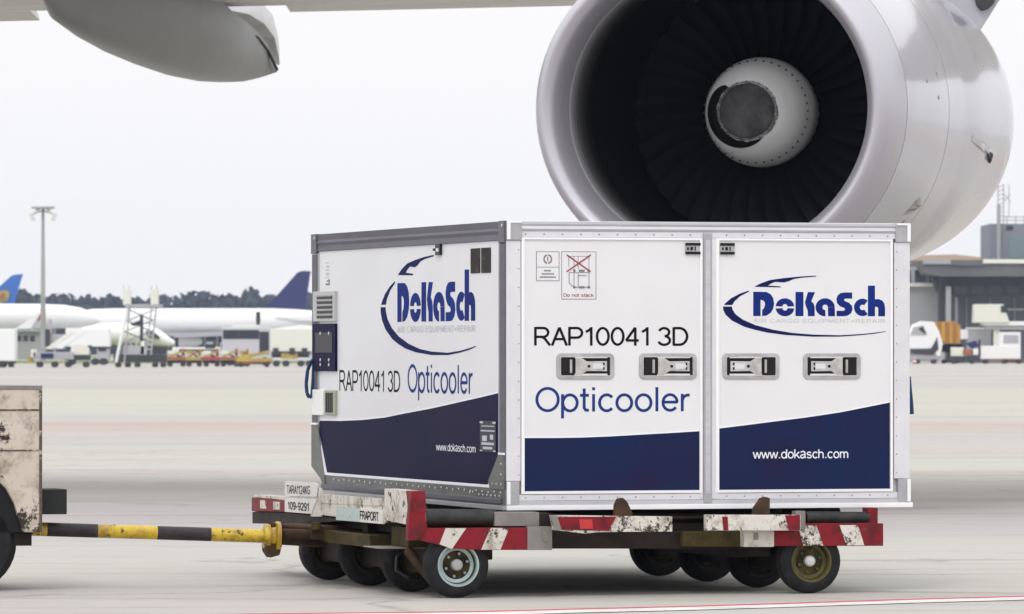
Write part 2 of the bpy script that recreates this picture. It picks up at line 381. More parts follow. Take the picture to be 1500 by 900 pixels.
# ================================================================== SETTING
def concrete():
    m = bpy.data.materials.new('apron_concrete'); m.use_nodes = True; t = m.node_tree; b = t.nodes['Principled BSDF']
    b.inputs['Roughness'].default_value = .85
    tc = t.nodes.new('ShaderNodeTexCoord')
    def noise(scale, stretch, det=5, rg=.6):
        mp = t.nodes.new('ShaderNodeMapping'); mp.inputs['Scale'].default_value = stretch
        t.links.new(tc.outputs['Object'], mp.inputs[0])
        n = t.nodes.new('ShaderNodeTexNoise'); n.inputs['Scale'].default_value = scale
        n.inputs['Detail'].default_value = det; n.inputs['Roughness'].default_value = rg
        t.links.new(mp.outputs[0], n.inputs['Vector']); return n.outputs['Fac']
    def lay(cur, col, src, a, c, amt):
        r = t.nodes.new('ShaderNodeMapRange'); r.inputs[1].default_value = a; r.inputs[2].default_value = c
        r.inputs[4].default_value = amt; t.links.new(src, r.inputs[0])
        x = t.nodes.new('ShaderNodeMix'); x.data_type = 'RGBA'; t.links.new(r.outputs[0], x.inputs[0])
        if isinstance(cur, tuple): x.inputs[6].default_value = (*cur, 1)
        else: t.links.new(cur, x.inputs[6])
        x.inputs[7].default_value = (*col, 1); return x.outputs[2]
    c = (.365, .352, .336)
    c = lay(c, (.42, .42, .34), noise(.030, (.45, .8, 1)), .46, .58, .6)
    c = lay(c, (.37, .285, .26), noise(.045, (.4, 1.3, 1.7)), .53, .63, .6)
    c = lay(c, (.24, .21, .215), noise(.09, (.3, 1.6, 1), 6), .56, .68, .6)
    c = lay(c, (.39, .39, .385), noise(.6, (.25, 1.8, 1), 6), .5, .7, .5)
    c = lay(c, (.20, .19, .185), noise(1.3, (.22, 2.6, 1), 7, .7), .55, .70, .65)
    c = lay(c, (.45, .44, .42), noise(2.9, (.3, 2.2, 1), 7, .7), .60, .74, .5)
    c = lay(c, (.21, .20, .19), noise(18, (1, 1, 1), 8, .75), .55, .8, .5)
    c = lay(c, (.17, .16, .155), noise(2.2, (.5, 1.6, 1), 9, .8), .62, .74, .55)
    c = lay(c, (.09, .08, .075), noise(5.5, (.8, 1.2, 1), 4, .5), .70, .76, .6)
    c = lay(c, (.50, .49, .47), noise(30, (1, 1, 1), 4, .6), .62, .75, .35)
    vo = t.nodes.new('ShaderNodeTexVoronoi'); vo.feature = 'DISTANCE_TO_EDGE'; vo.inputs['Scale'].default_value = .32
    mv_ = t.nodes.new('ShaderNodeMapping'); mv_.inputs['Scale'].default_value = (.6, 1, 1)
    nv = t.nodes.new('ShaderNodeTexNoise'); nv.inputs['Scale'].default_value = 1.1; nv.inputs['Detail'].default_value = 6
    av = t.nodes.new('ShaderNodeVectorMath'); av.operation = 'ADD'
    t.links.new(tc.outputs['Object'], nv.inputs['Vector']); t.links.new(tc.outputs['Object'], av.inputs[0]); t.links.new(nv.outputs['Color'], av.inputs[1])
    t.links.new(av.outputs[0], mv_.inputs[0]); t.links.new(mv_.outputs[0], vo.inputs['Vector'])
    c = lay(c, (.15, .14, .135), vo.outputs['Distance'], .012, .0, .5)
    sp = t.nodes.new('ShaderNodeSeparateXYZ'); t.links.new(tc.outputs['Object'], sp.inputs[0])
    def band(cur, col, y0, w_, amt, wob):
        nz = noise(.12, (.4, 1, 1), 4)
        ad = t.nodes.new('ShaderNodeMath'); ad.operation = 'MULTIPLY_ADD'; ad.inputs[1].default_value = wob
        t.links.new(nz, ad.inputs[0]); t.links.new(sp.outputs['Y'], ad.inputs[2])
        d = t.nodes.new('ShaderNodeMath'); d.operation = 'SUBTRACT'; d.inputs[1].default_value = y0 + wob / 2; t.links.new(ad.outputs[0], d.inputs[0])
        a = t.nodes.new('ShaderNodeMath'); a.operation = 'ABSOLUTE'; t.links.new(d.outputs[0], a.inputs[0])
        r = t.nodes.new('ShaderNodeMapRange'); r.interpolation_type = 'SMOOTHSTEP'
        r.inputs[1].default_value = w_; r.inputs[2].default_value = w_ * .35; r.inputs[3].default_value = 0; r.inputs[4].default_value = amt
        t.links.new(a.outputs[0], r.inputs[0])
        x = t.nodes.new('ShaderNodeMix'); x.data_type = 'RGBA'; t.links.new(r.outputs[0], x.inputs[0]); t.links.new(cur, x.inputs[6]); x.inputs[7].default_value = (*col, 1)
        return x.outputs[2]
    c = band(c, (.31, .265, .285), 49, 7, .5, 14)  # purplish band, the wing's shadow painted into the ground colour
    c = band(c, (.38, .29, .26), 104, 12, .6, 24)
    c = band(c, (.41, .42, .34), 165, 60, .5, 60)
    t.links.new(c, b.inputs['Base Color'])
    bp = t.nodes.new('ShaderNodeBump'); bp.inputs['Strength'].default_value = .25; bp.inputs['Distance'].default_value = .006
    t.links.new(noise(40, (1, 1, 1), 8, .7), bp.inputs['Height']); t.links.new(bp.outputs[0], b.inputs['Normal'])
    return m
g = MB(); g.v = [(-2500, -60, 0), (2500, -60, 0), (2500, 4000, 0), (-2500, 4000, 0)]; g.face([0, 1, 2, 3])
kind(g.build('apron_ground', concrete()), 'structure')
g = MB(); g.v = [(-900, 575, .02), (28, 575, .02), (28, 1280, .02), (-900, 1280, .02)]; g.face([0, 1, 2, 3])
kind(g.build('grass_ground', GRASS), 'structure')

g = MB(); g.v = [(-66, 700, .04), (28, 700, .04), (28, 1260, .04), (-66, 1260, .04)]; g.face([0, 1, 2, 3])
kind(g.build('parking_pavement', mat('pale_stand_concrete', (.36, .36, .355), .9)), 'structure')
# painted line: red and white, running slightly away to the right
def strip(pts, w0, w1, z, name, m):
    mb = MB()
    for i, (x, y) in enumerate(pts):
        mb.v += [(x, y + w0, z), (x, y + w1, z)]
        if i: n = 2 * i; mb.face([n - 2, n, n + 1, n - 1])
    return kind(mb.build(name, m, fix=False), 'structure')
line = []
for px, py in ((-400, 905), (200, 902), (550, 898), (700, 896.5), (850, 892.5), (1000, 889), (1150, 884.5), (1331, 878.5), (1500, 874), (1800, 865)):
    Y = EYE * FPX / (py - HOR); line.append((RX(px, Y), Y))
strip(line, 0, -.14, .004, 'red_line_marking', REDLINE)
strip(line, -.143, -.50, .004, 'white_line_marking', WHITELINE)
# slab joints (bitumen filled), parallel to the rows of parked traffic
JT = mat('joint_bitumen', (.10, .09, .09), .9)
for px0, py0, px1, py1, wd in ((1180, 866, 2300, 880, .02), (-200, 757, 1900, 752, .03), (-200, 708, 1900, 706, .03), (-200, 664, 1900, 665, .05), (-300, 641, 1900, 640, .06), (-300, 612, 1900, 612, .09), (-300, 590, 1900, 590, .12), (-300, 572, 1900, 572, .16), (-300, 558, 1900, 558, .2)):
    Y0 = EYE * FPX / (py0 - HOR); Y1 = EYE * FPX / (py1 - HOR)
    strip([(RX(px0, Y0), Y0), (RX(px1, Y1), Y1)], 0, wd, .004, 'slab_joint', JT)

# ================================================================== CONTAINER
YAW = math.radians(17)
U = Vector((math.cos(YAW), math.sin(YAW), 0)); V = Vector((-math.sin(YAW), math.cos(YAW), 0))
C0 = Vector((-.0305, 32.98, 0))
CB = .479                                   # underside of container above ground
W_, D_, H_ = 2.40, 4.14, 1.62
def loc_front(px, py, y0=0.0, base=0.0):
    d = Vector(((px - 750) / FPX, 1, -(py - HOR) / FPX)); O = Vector((0, 0, EYE))
    t = (y0 + (C0 - O).dot(V)) / d.dot(V); P = O + d * t
    return (P - C0).dot(U), P.z - base
def loc_side(px, py, x0=0.0, base=0.0):
    d = Vector(((px - 750) / FPX, 1, -(py - HOR) / FPX)); O = Vector((0, 0, EYE))
    t = (x0 + (C0 - O).dot(U)) / d.dot(U); P = O + d * t
    return (P - C0).dot(V), P.z - base
def ff(px, py): return loc_front(px, py, 0, CB)
def fs(px, py): return loc_side(px, py, 0, CB)
def PF(a, b, d): return (a, -d, b)          # front plane: proud d towards the camera
def PS(a, b, d): return (-d, a, b)          # left side plane
CT = thing('cargo_container', 'white and navy refrigerated air cargo container with aluminium frame standing on the dolly', 'cargo container', (C0.x, C0.y, CB), YAW)
zl = lambda py: (748 - py) / 262.0
# shell
notch = [(0.02, .03), (D_ - .22, .03), (D_ - .20, .10), (D_ - .02, .17), (D_ - .02, H_ - .02), (.02, H_ - .02)]
MB().prism(notch, lambda a, b, d: (d, a, b), .02, W_ - .02).build('shell', WHITE2, CT)
TR = mat('roof_sheet', (.55, .55, .57), .4, .4)
box(.03, W_ - .03, .03, D_ - .03, H_ - .02, H_ - .008).build('roof_panel', TR, CT)
# bottom lip all round
box(-.004, W_ + .018, -.024, .03, 0, .028).build('bottom_lip', BRIGHT, CT, .004)
MB().prism([(-.004, 0), (D_ - .22, 0), (D_ - .20, .026), (-.004, .026)], lambda a, b, d: (d, a, b), -.022, -.0045).build('bottom_lip', ALU_M, CT, .003)
# --- front: rails, posts, doors
xa = lambda px: ff(px, 520)[0]
xL, xR = 0.0, W_
XP = [xa(p) for p in (762, 768, 1024, 1029, 1042, 1053, 1303, 1309)]
rail = MB().prism([(0, zl(338)), (.010, zl(338)), (.016, zl(335)), (.010, zl(331)), (.016, zl(328)), (.016, zl(324.5)), (0, zl(323.6))], lambda a, b, d: (d, -a, b), .055, W_ - .055)
rail.build('top_rail', ALU, CT)
box(.07, W_ - .07, -.006, .02, zl(347), zl(338.6)).build('top_band', ALU_L, CT, .001)
box(.07, W_ - .07, -.008, .02, zl(734), zl(725)).build('bottom_band', ALU_L, CT, .001)
box(.05, W_ - .05, -.014, .02, .0285, zl(734.5)).build('bottom_rail', ALU, CT, .002)
for x0, x1, nm in ((-.004, XP[0], 'corner_post'), (XP[7], W_ + .004, 'corner_post')):
    box(x0, x1, -.010, .03, zl(705), zl(352.4)).build(nm, ALU_L, CT, .003)
# corner castings
CC = mat('corner_casting', (.48, .48, .50), .4, .6, var=((.34, .34, .36), .7, 12))
for x0, x1, z0, z1 in ((-.006, .085, zl(352), zl(323.5)), (W_ - .085, W_ + .006, zl(352), zl(323.5)), (-.006, .07, .0285, zl(705.5)), (W_ - .07, W_ + .006, .0285, zl(705.5))):
    c = box(x0, x1, -.018, .03, z0, z1).build('corner_casting', CC, CT, .004)
    s_ = 1 if x0 < 1 else -1
    e = x0 if x0 < 1 else x1
    MB().box(min(e + s_ * .002, e + s_ * .022), max(e + s_ * .002, e + s_ * .022), -.026, -.0185, z0 + .004, z1 - .002).build('flange', BRIGHT, c, .002)
    if z0 > .5: MB().box(x0 + .004, x1 - .004, -.025, -.0185, z1 - .012, z1 - .001).build('flange', BRIGHT, c, .002)
# centre stile
box(XP[2] + .003, XP[3], -.010, .03, zl(733), zl(347.5)).build('stile', ALU_L, CT, .002)
box(XP[3] + .001, XP[4] - .001, -.016, .03, .03, zl(340)).build('stile', ALU_M, CT, .004)
box(XP[4], XP[5] - .003, -.010, .03, zl(733), zl(347.5)).build('stile', ALU_L, CT, .002)
box(XP[3] + .012, XP[4] - .012, -.0185, -.0162, zl(725), zl(350)).build('door_seal', ALU, CT)
# rivets
def rivets(pts, fn, d, r, name, m, parent):
    mb = MB()
    for a, b in pts:
        n = len(mb.v); k = 6
        mb.v.append(tuple(fn(a, b, d + r * .6)))
        for i in range(k): mb.v.append(tuple(fn(a + r * math.cos(2 * PI * i / k), b + r * math.sin(2 * PI * i / k), d)))
        for i in range(k): mb.face([n, n + 1 + i, n + 1 + (i + 1) % k])
    return kind(mb.build(name, m, parent), 'stuff')
RIV = mat('rivet_metal', (.30, .30, .32), .35, .8)
pts = [(.11 + i * .108, zl(342.8)) for i in range(21)] + [(.11 + i * .108, zl(729.5)) for i in range(21)]
rivets(pts, PF, .008, .0052, 'rivets', RIV, CT)
pts = [(XP[0] - .012, zl(366 + i * 27.5)) for i in range(13)] + [(XP[7] + .014, zl(366 + i * 27.5)) for i in range(13)] + [(XP[5] - .014, zl(366 + i * 27.5)) for i in range(13)]
rivets(pts, PF, .010, .0048, 'rivets', RIV, CT)
# doors
zb, zt = zl(720), zl(350)
doors = []
for i, (x0, x1) in enumerate(((XP[1], XP[2]), (XP[5], XP[6]))):
    D = box(x0 - .012, x1 + .012, -.004, .03, zb - .014, zt + .008).build('door', WHITE, CT)
    doors.append(D)
    mb = MB(); 
    o_ = [(x0 - .020, zb - .016), (x1 + .016, zb - .016), (x1 + .016, zt + .010), (x0 - .020, zt + .010)]
    n_ = [(x0 - .002, zb - .003), (x1 + .002, zb - .003), (x1 + .002, zt - .002), (x0 - .002, zt - .002)]
    frame_mb(mb, o_, n_, PF, .0, .013).build('door_edge', BRIGHT, D)
    if i == 0: curve = [(768, 642), (810, 642), (850, 641.4), (895, 639.6), (940, 637), (985, 634.5), (1024, 632)]
    else: curve = [(1053, 628), (1090, 623.5), (1120, 619.6), (1180, 612), (1230, 604.5), (1303, 590)]
    top = [ff(a, b) for a, b in curve]; top[0] = (x0, top[0][1]); top[-1] = (x1, top[-1][1])
    MB().prism([(x1, zb), (x0, zb)] + top, PF, .0035, .0055).build('blue_panel', NAVY, D)
    MB().prism([(a, b + .0085) for a, b in top] + [(a, b + .001) for a, b in top[::-1]], PF, .0035, .0058).build('white_piping', BRIGHT, D)
    # small hinge plate with black edges
    hx = (1003, 1025) if i == 0 else (1054, 1075)
    a0, a1 = xa(hx[0]), xa(hx[1])
    hp = box(a0, a1, -.012, -.0035, zl(371), zl(355)).build('hinge_plate', RECESS, D, .001)
    MB().box(a0, a1, -.016, -.0125, zl(358.5), zl(354.5)).box(a0, a1, -.016, -.0125, zl(371.5), zl(367.5)).build('hinge_pin', PLBLK, hp)
    MB().box(a0 + .03, a0 + .045, -.015, -.0125, zl(365.5), zl(360.5)).box(a0 + .055, a0 + .062, -.015, -.0125, zl(366), zl(360)).box(a0 + .01, a0 + .02, -.015, -.0125, zl(365), zl(361)).build('hinge_bolt', PLBLK, hp)
# latches
def latch(px0, px1, flip, parent):
    x0, z1 = ff(px0, 518); x1, z0 = ff(px1, 555.5)
    w_, h_ = x1 - x0, z1 - z0
    q = (lambda f: x0 + f * w_) if not flip else (lambda f: x1 - f * w_)
    L = frame_mb(MB(), rrect(x0, x1, z0, z1, .028), rrect(x0 + .022, x1 - .022, z0 + .020, z1 - .020, .008), PF, .003, .011)
    L = L.build('latch', RECESS, parent, .0035)
    frame_mb(MB(), rrect(x0 + .017, x1 - .017, z0 + .015, z1 - .015, .012), rrect(x0 + .023, x1 - .023, z0 + .021, z1 - .021, .008), PF, .0112, .0135).build('latch_rim', CHROME, L)
    frame_mb(MB(), rrect(x0 - .001, x1 + .001, z0 - .001, z1 + .001, .029), rrect(x0 + .004, x1 - .004, z0 + .004, z1 - .004, .025), PF, .003, .006).build('latch_shadow_ring', ALU_M, L)  # darker outer ring, a shadow line around the latch built as geometry
    def bx(a, b, c, d, y0, y1, nm, m, bv=.0015):
        xx = sorted((q(a), q(b))); return MB().box(xx[0], xx[1], -y1, -y0, z0 + c * h_, z0 + d * h_).build(nm, m, L, bv)
    bx(.07, .93, .12, .88, .0025, .0045, 'latch_tray', PLBLK, 0)
    bx(.08, .29, .14, .86, .0046, .010, 'grip_pad', PLBLK)
    bx(.225, .265, .24, .76, .0101, .012, 'grip_slot', RECESS)
    # the pressed steel lever: wide at the grip end, waisted, narrow at the pivot
    def lz(f, up): return z0 + h_ * (.5 + up * f)
    out = []
    for f, hh in ((.32, .33), (.42, .33), (.52, .19), (.60, .19), (.87, .20)): out.append((q(f), lz(hh, 1)))
    for f, hh in ((.87, .20), (.60, .19), (.52, .19), (.42, .33), (.32, .33)): out.append((q(f), lz(hh, -1)))
    MB().prism(out, PF, .0046, .014).build('lever', CHROME, L, .002)
    bx(.31, .88, .82, .87, .0046, .012, 'lever_rail', BRIGHT)
    bx(.31, .88, .13, .21, .0046, .012, 'lever_rail', ALU_L)
    bx(.62, .80, .40, .60, .0141, .0165, 'latch_plate', ALU_L)
    bx(.80, .825, .36, .46, .0141, .018, 'latch_bolt', PLBLK, 0); bx(.80, .825, .54, .64, .0141, .018, 'latch_bolt', PLBLK, 0)
    cx = q(.555); MB().tube((cx, -.0141, z0 + .5 * h_), (cx, -.0175, z0 + .5 * h_), .0085, n=10).build('latch_bolt', PLBLK, L)
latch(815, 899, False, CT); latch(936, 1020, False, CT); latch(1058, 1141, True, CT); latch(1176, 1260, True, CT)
# lettering, front
def ft(txt, px0, px1, py_top, py_base, m, parent, wgt=.11, **k):
    pm = (px0 + px1) / 2
    x0 = ff(px0, py_base)[0]; x1 = ff(px1, py_base)[0]
    return lettering(txt, x0, x1, ff(pm, py_base)[1], ff(pm, py_top)[1], PF, .0045, 'lettering', m, parent, wgt, **k)
ft('RAP10041 3D', 782, 1008, 479.5, 506.5, INK, doors[0], .135, track=-.01)
ft('Opticooler', 784, 1012, 567.5, 603, BLUETXT, doors[0], .118, track=.0)
lettering('www.dokasch.com', ff(1102, 673)[0], ff(1242, 673)[0], ff(1170, 671.5)[1], ff(1170, 658.5)[1], PF, .006, 'lettering', WTXT, doors[1], .14)
# logo built from cut shapes; coordinates in a 965 x 175 letter frame (see LX, LY)
def annulus(cx, cy, rx, ry, r, a0, a1, n=26):
    o_ = [(cx + rx * math.cos(math.radians(a0 + (a1 - a0) * i / n)), cy - ry * math.sin(math.radians(a0 + (a1 - a0) * i / n))) for i in range(n + 1)]
    i_ = [(cx + r * math.cos(math.radians(a0 + (a1 - a0) * i / n)), cy - r * math.sin(math.radians(a0 + (a1 - a0) * i / n))) for i in range(n + 1)]
    return o_ + i_[::-1]
LET = [
 ('D', [[(415, 290), (468, 290), (468, 467), (415, 467)],
        [(468.5, 290), (512, 291), (542, 308), (560, 336), (567, 375), (560, 412), (542, 443), (512, 463), (480, 467), (480, 424), (494, 408), (501, 385), (498, 364), (486, 352), (468.5, 348)]]),
 ('o', [annulus(646, 398, 67, 61, 19, 3, 177), annulus(646, 408, 67, 60, 19, 183, 357)]),
 ('K', [[(723, 290), (781, 290), (781, 467), (723, 467)],
        [(792, 366), (814, 291), (866, 291), (838, 358), (856, 376), (863, 400), (863, 467), (814, 467), (812, 425), (800, 398)]]),
 ('a', [annulus(940, 402, 70, 66, 20, 90, 272, 20), annulus(940, 402, 70, 66, 20, 90, 0, 12), [(960, 403), (1010, 403), (1012, 467), (962, 467)]]),
 ('S', [[(1138, 293), (1138, 338), (1088, 338), (1078, 345), (1084, 356), (1115, 368), (1136, 390), (1141, 418), (1130, 445), (1105, 463), (1080, 467), (1024, 467), (1024, 427), (1076, 427), (1087, 418), (1080, 406), (1048, 394), (1028, 372), (1022, 342), (1032, 315), (1052, 298), (1078, 293)]]),
 ('c', [annulus(1214, 402, 62, 64, 20, 52, 308, 24)]),
 ('h', [[(1254, 242), (1306, 242), (1306, 467), (1254, 467)],
        [(1306.5, 342), (1335, 341), (1360, 352), (1376, 375), (1380, 405), (1380, 467), (1330, 467), (1330, 408), (1324, 398), (1306.5, 398)]]),
]
MARK = [
 [(423, 253), (470, 228), (540, 203), (640, 189), (760, 177), (875, 170), (875, 176), (760, 187), (710, 196), (670, 213), (640, 221), (575, 217), (545, 229), (522, 244), (615, 250), (615, 257)],
 [(382, 281), (320, 303), (255, 337), (215, 371), (203, 387), (262, 387), (278, 360), (320, 322), (382, 290)],
 [(195, 398), (198, 425), (215, 458), (260, 500), (350, 545), (430, 568), (520, 588), (650, 605), (850, 617), (1050, 617), (1200, 606), (1300, 595), (1385, 581), (1385, 577), (1300, 588), (1200, 598), (1050, 607), (850, 602), (700, 590), (560, 567), (430, 533), (340, 494), (285, 453), (262, 415), (260, 398)],
]
def logo(fn, ax, bx, az, bz, proud, parent, tw=.10):
    """ax,bx: plane x of letter-frame 415 and 1380; az,bz: plane z of rows 292 and 467"""
    T = lambda p: (ax + (p[0] - 415) / 965 * (bx - ax), az + (p[1] - 292) / 175 * (bz - az))
    for q, (ch, polys) in enumerate(LET):
        mb = MB()
        for k, p in enumerate(polys): mb.prism([T(v) for v in p], fn, proud - .001, proud + .0005 + .0002 * k)
        mb.build('logo_letter', LOGO, parent)
    for p in MARK: MB().prism([T(v) for v in p], fn, proud - .001, proud + .0009).build('logo_swoosh', LOGO_D, parent)
    x0, z0 = T((415, 515)); x1, z1 = T((1383, 487))
    lettering('AIR CARGO EQUIPMENT+REPAIR', x0, x1, z0, z1, fn, proud, 'lettering', GREYTXT, parent, .13, track=.16, space=.45)
k5 = lambda X, Y: (1020 + X / 5, 370 + Y / 5)
ax_, az_ = ff(*k5(415, 292)); bx_, bz_ = ff(*k5(1380, 467))
bz_ = az_ - (az_ - ff(1150, 370 + 467 / 5)[1]) ; 
logo(PF, ax_, bx_, ff(1200, 370 + 292 / 5)[1], ff(1200, 370 + 467 / 5)[1], .0045, doors[1])
# stickers
def sticker(px0, px1, py0, py1, parent):
    x0, z1 = ff(px0, py0); x1, z0 = ff(px1, py1)
    st = MB().prism([(x0, z0), (x1, z0), (x1, z1), (x0, z1)], PF, .0035, .0048).build('sticker', WHITE, parent)
    e = .0035
    frame_mb(MB(), [(x0, z0), (x1, z0), (x1, z1), (x0, z1)], [(x0 + e, z0 + e), (x1 - e, z0 + e), (x1 - e, z1 - e), (x0 + e, z1 - e)], PF, .0048, .0054).build('sticker_border', GREYTXTD, st)
    return st, x0, x1, z0, z1
GREYTXTD = mat('dark_grey_ink', (.17, .17, .19), .6)
st, x0, x1, z0, z1 = sticker(785, 819, 368.5, 412, doors[0])
zm = z0 + (z1 - z0) * .47; cx = (x0 + x1) / 2; czc = z0 + (z1 - z0) * .74
mb = MB(); mb.box(x0 + .004, x1 - .004, -.0056, -.005, zm - .0015, zm + .0015)
mb.build('sticker_rule', GREYTXTD, st)
T_ = lambda p: p
MB().prism([(a, -b) for a, b in annulus(cx, -czc, .026, .028, .018, 100, 260, 12)], PF, .005, .0056).prism([(a, -b) for a, b in annulus(cx, -czc, .026, .028, .018, -80, 80, 12)], PF, .005, .0056).build('round_symbol', GREYTXTD, st)
box(cx - .003, cx + .003, -.0056, -.005, czc - .012, czc + .012).build('round_symbol', REDINK, st)
mb = MB()
for r, (hw, n_) in enumerate(((.022, 4), (.036, 8), (.046, 11))):
    zz = zm - .020 - r * .018; xx = cx - hw
    while xx < cx + hw - .004:
        ww = random.uniform(.004, .007); mb.box(xx, xx + ww, -.0056, -.005, zz - .0045, zz + .0045); xx += ww + .0018
mb.build('small_print', GREYTXTD, st)
st, x0, x1, z0, z1 = sticker(822, 873, 368.5, 439, doors[0])
sx = lambda f: x0 + f * (x1 - x0); sz = lambda f: z1 - f * (z1 - z0)
def ln(mb, a, b, w_, k=0):
    A = Vector((sx(a[0]), sz(a[1]))); B = Vector((sx(b[0]), sz(b[1]))); d = (B - A).normalized(); n = Vector((-d.y, d.x)) * w_ / 2
    mb.prism([tuple(A + n), tuple(B + n), tuple(B - n), tuple(A - n)], PF, .005, .0055 + .0002 * k)
mb = MB()
for k, (a, b) in enumerate((((.21, .10), (.79, .10)), ((.36, .10), (.36, .39)), ((.48, .10), (.48, .37)), ((.79, .10), (.79, .40)), ((.21, .10), (.21, .32)), ((.23, .44), (.80, .44)), ((.36, .40), (.36, .75)), ((.79, .40), (.79, .75)), ((.22, .44), (.22, .65)), ((.22, .65), (.36, .75)), ((.48, .46), (.48, .72)), ((.48, .50), (.72, .50)), ((.36, .74), (.80, .74)))): ln(mb, a, b, .0028, k)
for a, b in (((.34, .40), (.40, .40)), ((.75, .40), (.82, .40)), ((.34, .745), (.40, .745)), ((.75, .745), (.82, .745)), ((.50, .40), (.66, .40)), ((.50, .745), (.66, .745))): ln(mb, a, b, .011, 14)
mb.build('stack_drawing', GREYTXTD, st)
mb = MB(); ln(mb, (.15, .07), (.84, .42), .006, 15); ln(mb, (.84, .07), (.15, .42), .006, 17); mb.build('red_cross', REDINK, st)
lettering('Do not stack', sx(.06), sx(.93), sz(.945), sz(.875), PF, .0050, 'lettering', REDINK, st, .17, space=.5)

# --- left end
yb = lambda px, py=520: fs(px, py)[0]
EP = MB().prism([(.10, .11), (D_ - .30, .11), (D_ - .13, .36), (D_ - .13, H_ - .11), (.10, H_ - .11)], PS, -.018, .003).build('end_panel', WHITE2, CT)
# top rail, dark
MB().prism([(0, H_ - .107), (.012, H_ - .107), (.006, H_ - .075), (.013, H_ - .055), (.007, H_ - .04), (.012, H_ - .002), (0, H_ - .001)], lambda a, b, d: (-a, d, b), .09, D_ - .09).build('end_top_rail', ALU_D, CT)
for y0, y1 in ((-.003, .10), (D_ - .115, D_ + .004)):
    p = box(-.012, .02, y0, y1, .17, H_ - .125).build('end_post', ALU_D, CT, .003)
    c = box(-.018, .02, y0 - .003, y1 + .003, H_ - .122, H_ + .001).build('end_corner', mat('dark_corner', (.11, .11, .125), .4, .3), CT, .004)
    yc = (y0 + y1) / 2
    MB().tube((-.0185, yc - .025, H_ - .025), (-.022, yc - .025, H_ - .025), .009, n=8).build('corner_bolt', ALU_L, c)
box(-.009, .02, .10, .128, .12, H_ - .12).build('panel_edge', ALU_M, CT)
box(-.008, .02, D_ - .145, D_ - .116, .34, H_ - .12).build('panel_edge', ALU_M, CT)
# end navy panel
cv = [(468, 616.5), (500, 617), (533, 615.5), (565, 612), (594, 606), (632, 599), (672, 590), (705, 582.5), (731, 576)]
top = [fs(a, b) for a, b in cv][::-1]; top[0] = (.132, top[0][1]); top[-1] = (D_ - .15, top[-1][1])
low = [(D_ - .15, .36), (D_ - .33, .137), (.36, .137), (.20, .22), (.132, .34)]
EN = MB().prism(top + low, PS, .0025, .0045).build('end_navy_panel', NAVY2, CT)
MB().prism([(a, b + .009) for a, b in top] + [(a, b + .001) for a, b in top[::-1]], PS, .0028, .0048).build('white_piping', BRIGHT, EN)
MB().prism([(D_ - .155, .372), (D_ - .335, .131), (D_ - .335, .122), (D_ - .30, .122), (D_ - .125, .36)], PS, .0028, .012).build('edge_strip', BRIGHT, CT)
MB().prism([(D_ - .337, .131), (.30, .131), (.30, .121), (D_ - .337, .121)], PS, .0028, .011).build('edge_strip', BRIGHT, CT)
# sill
sl_ = MB().prism([(.0, .027), (D_ - .225, .027), (D_ - .225, .118), (.0, .118)], PS, -.01, .010).build('end_sill', SILL, CT, .002)
MB().prism([(.06, .034), (D_ - .24, .034), (D_ - .24, .064), (.06, .064)], PS, .0095, .020).build('sill_channel', ALU_D, sl_, .006)
g1 = MB().prism([(-.003, .115), (.27, .115), (.30, .16), (.135, .285), (.11, .31), (-.003, .31)], PS, .0105, .018).build('corner_gusset', SILL, CT, .002)
box(-.020, -.0105, -.003, .10, .3105, .322).build('gusset_edge', BRIGHT, CT)
MB().prism([(D_ - .33, .035), (D_ - .205, .10), (D_ + .002, .17), (D_ + .002, .43), (D_ - .14, .43), (D_ - .30, .125)], PS, .008, .0165).build('corner_gusset', SILL, CT, .002)
box(-.021, -.010, D_ - .145, D_ + .002, .4305, .442).build('gusset_edge', BRIGHT, CT)
pts = [(.06 + i * .118, .098 + .004 * math.sin(i * 2.1)) for i in range(31)] + [(.08 + i * .08, .078) for i in range(6)] + [(.05, .2), (.05, .26), (.05, .145), (.14, .145), (.22, .145), (.6, .09), (.66, .085)]
rivets(pts, PS, .018, .007, 'rivets', ALU_L, CT)
# louvre
def sbox(px0, px1, py0, py1, d0, d1, nm, m, parent, bv=0, pz=None):
    a = sorted((yb(px0), yb(px1))); pc = (px0 + px1) / 2
    z0 = fs(pc, py1)[1]; z1 = fs(pc, py0)[1]
    return MB().box(-d1, -d0, a[0], a[1], z0, z1).build(nm, m, parent, bv), a[0], a[1], z0, z1
lv, a0, a1, z0, z1 = sbox(463, 495, 427, 471, .002, .022, 'vent_louvre', RECESS_L := mat('louvre_grey', (.46, .46, .45), .5), CT, .003)
for i in range(5):
    zz = z1 - (z1 - z0) * (.22 + .16 * i)
    MB().box(-.0235, -.0222, a0 + .05, a1 - .10, zz - .008, zz + .008).build('louvre_slot', PLBLK, lv)
    MB().prism([(a0 + .05, zz + .016), (a1 - .10, zz + .016), (a1 - .10, zz + .009), (a0 + .05, zz + .009)], PS, .0222, .031).build('slat', ALU_M, lv)
cp, a0, a1, z0, z1 = sbox(461.5, 495, 474.5, 544, .002, .018, 'control_panel', NAVY2, CT, .004)
DSP = mat('display_glass', (.02, .021, .028), .3, spec=.1)
MB().box(-.021, -.0182, a0 + .06, a1 - .08, z0 + .115, z1 - .055).build('display', DSP, cp, .001)
for dy in (.14, .34):
    for dz in (.04, .07, .235): 
        MB().tube((-.0182, a0 + dy, z0 + dz), (-.023, a0 + dy, z0 + dz), .010, n=8).build('button', ALU_L, cp)
sc_, a0, a1, z0, z1 = sbox(461.5, 478, 571, 608.5, .002, .022, 'socket_cover', FWHITE, CT, .006)
gr, a0, a1, z0, z1 = sbox(479.5, 495, 572, 608, .002, .02, 'side_grille', GREENL, CT, .003)
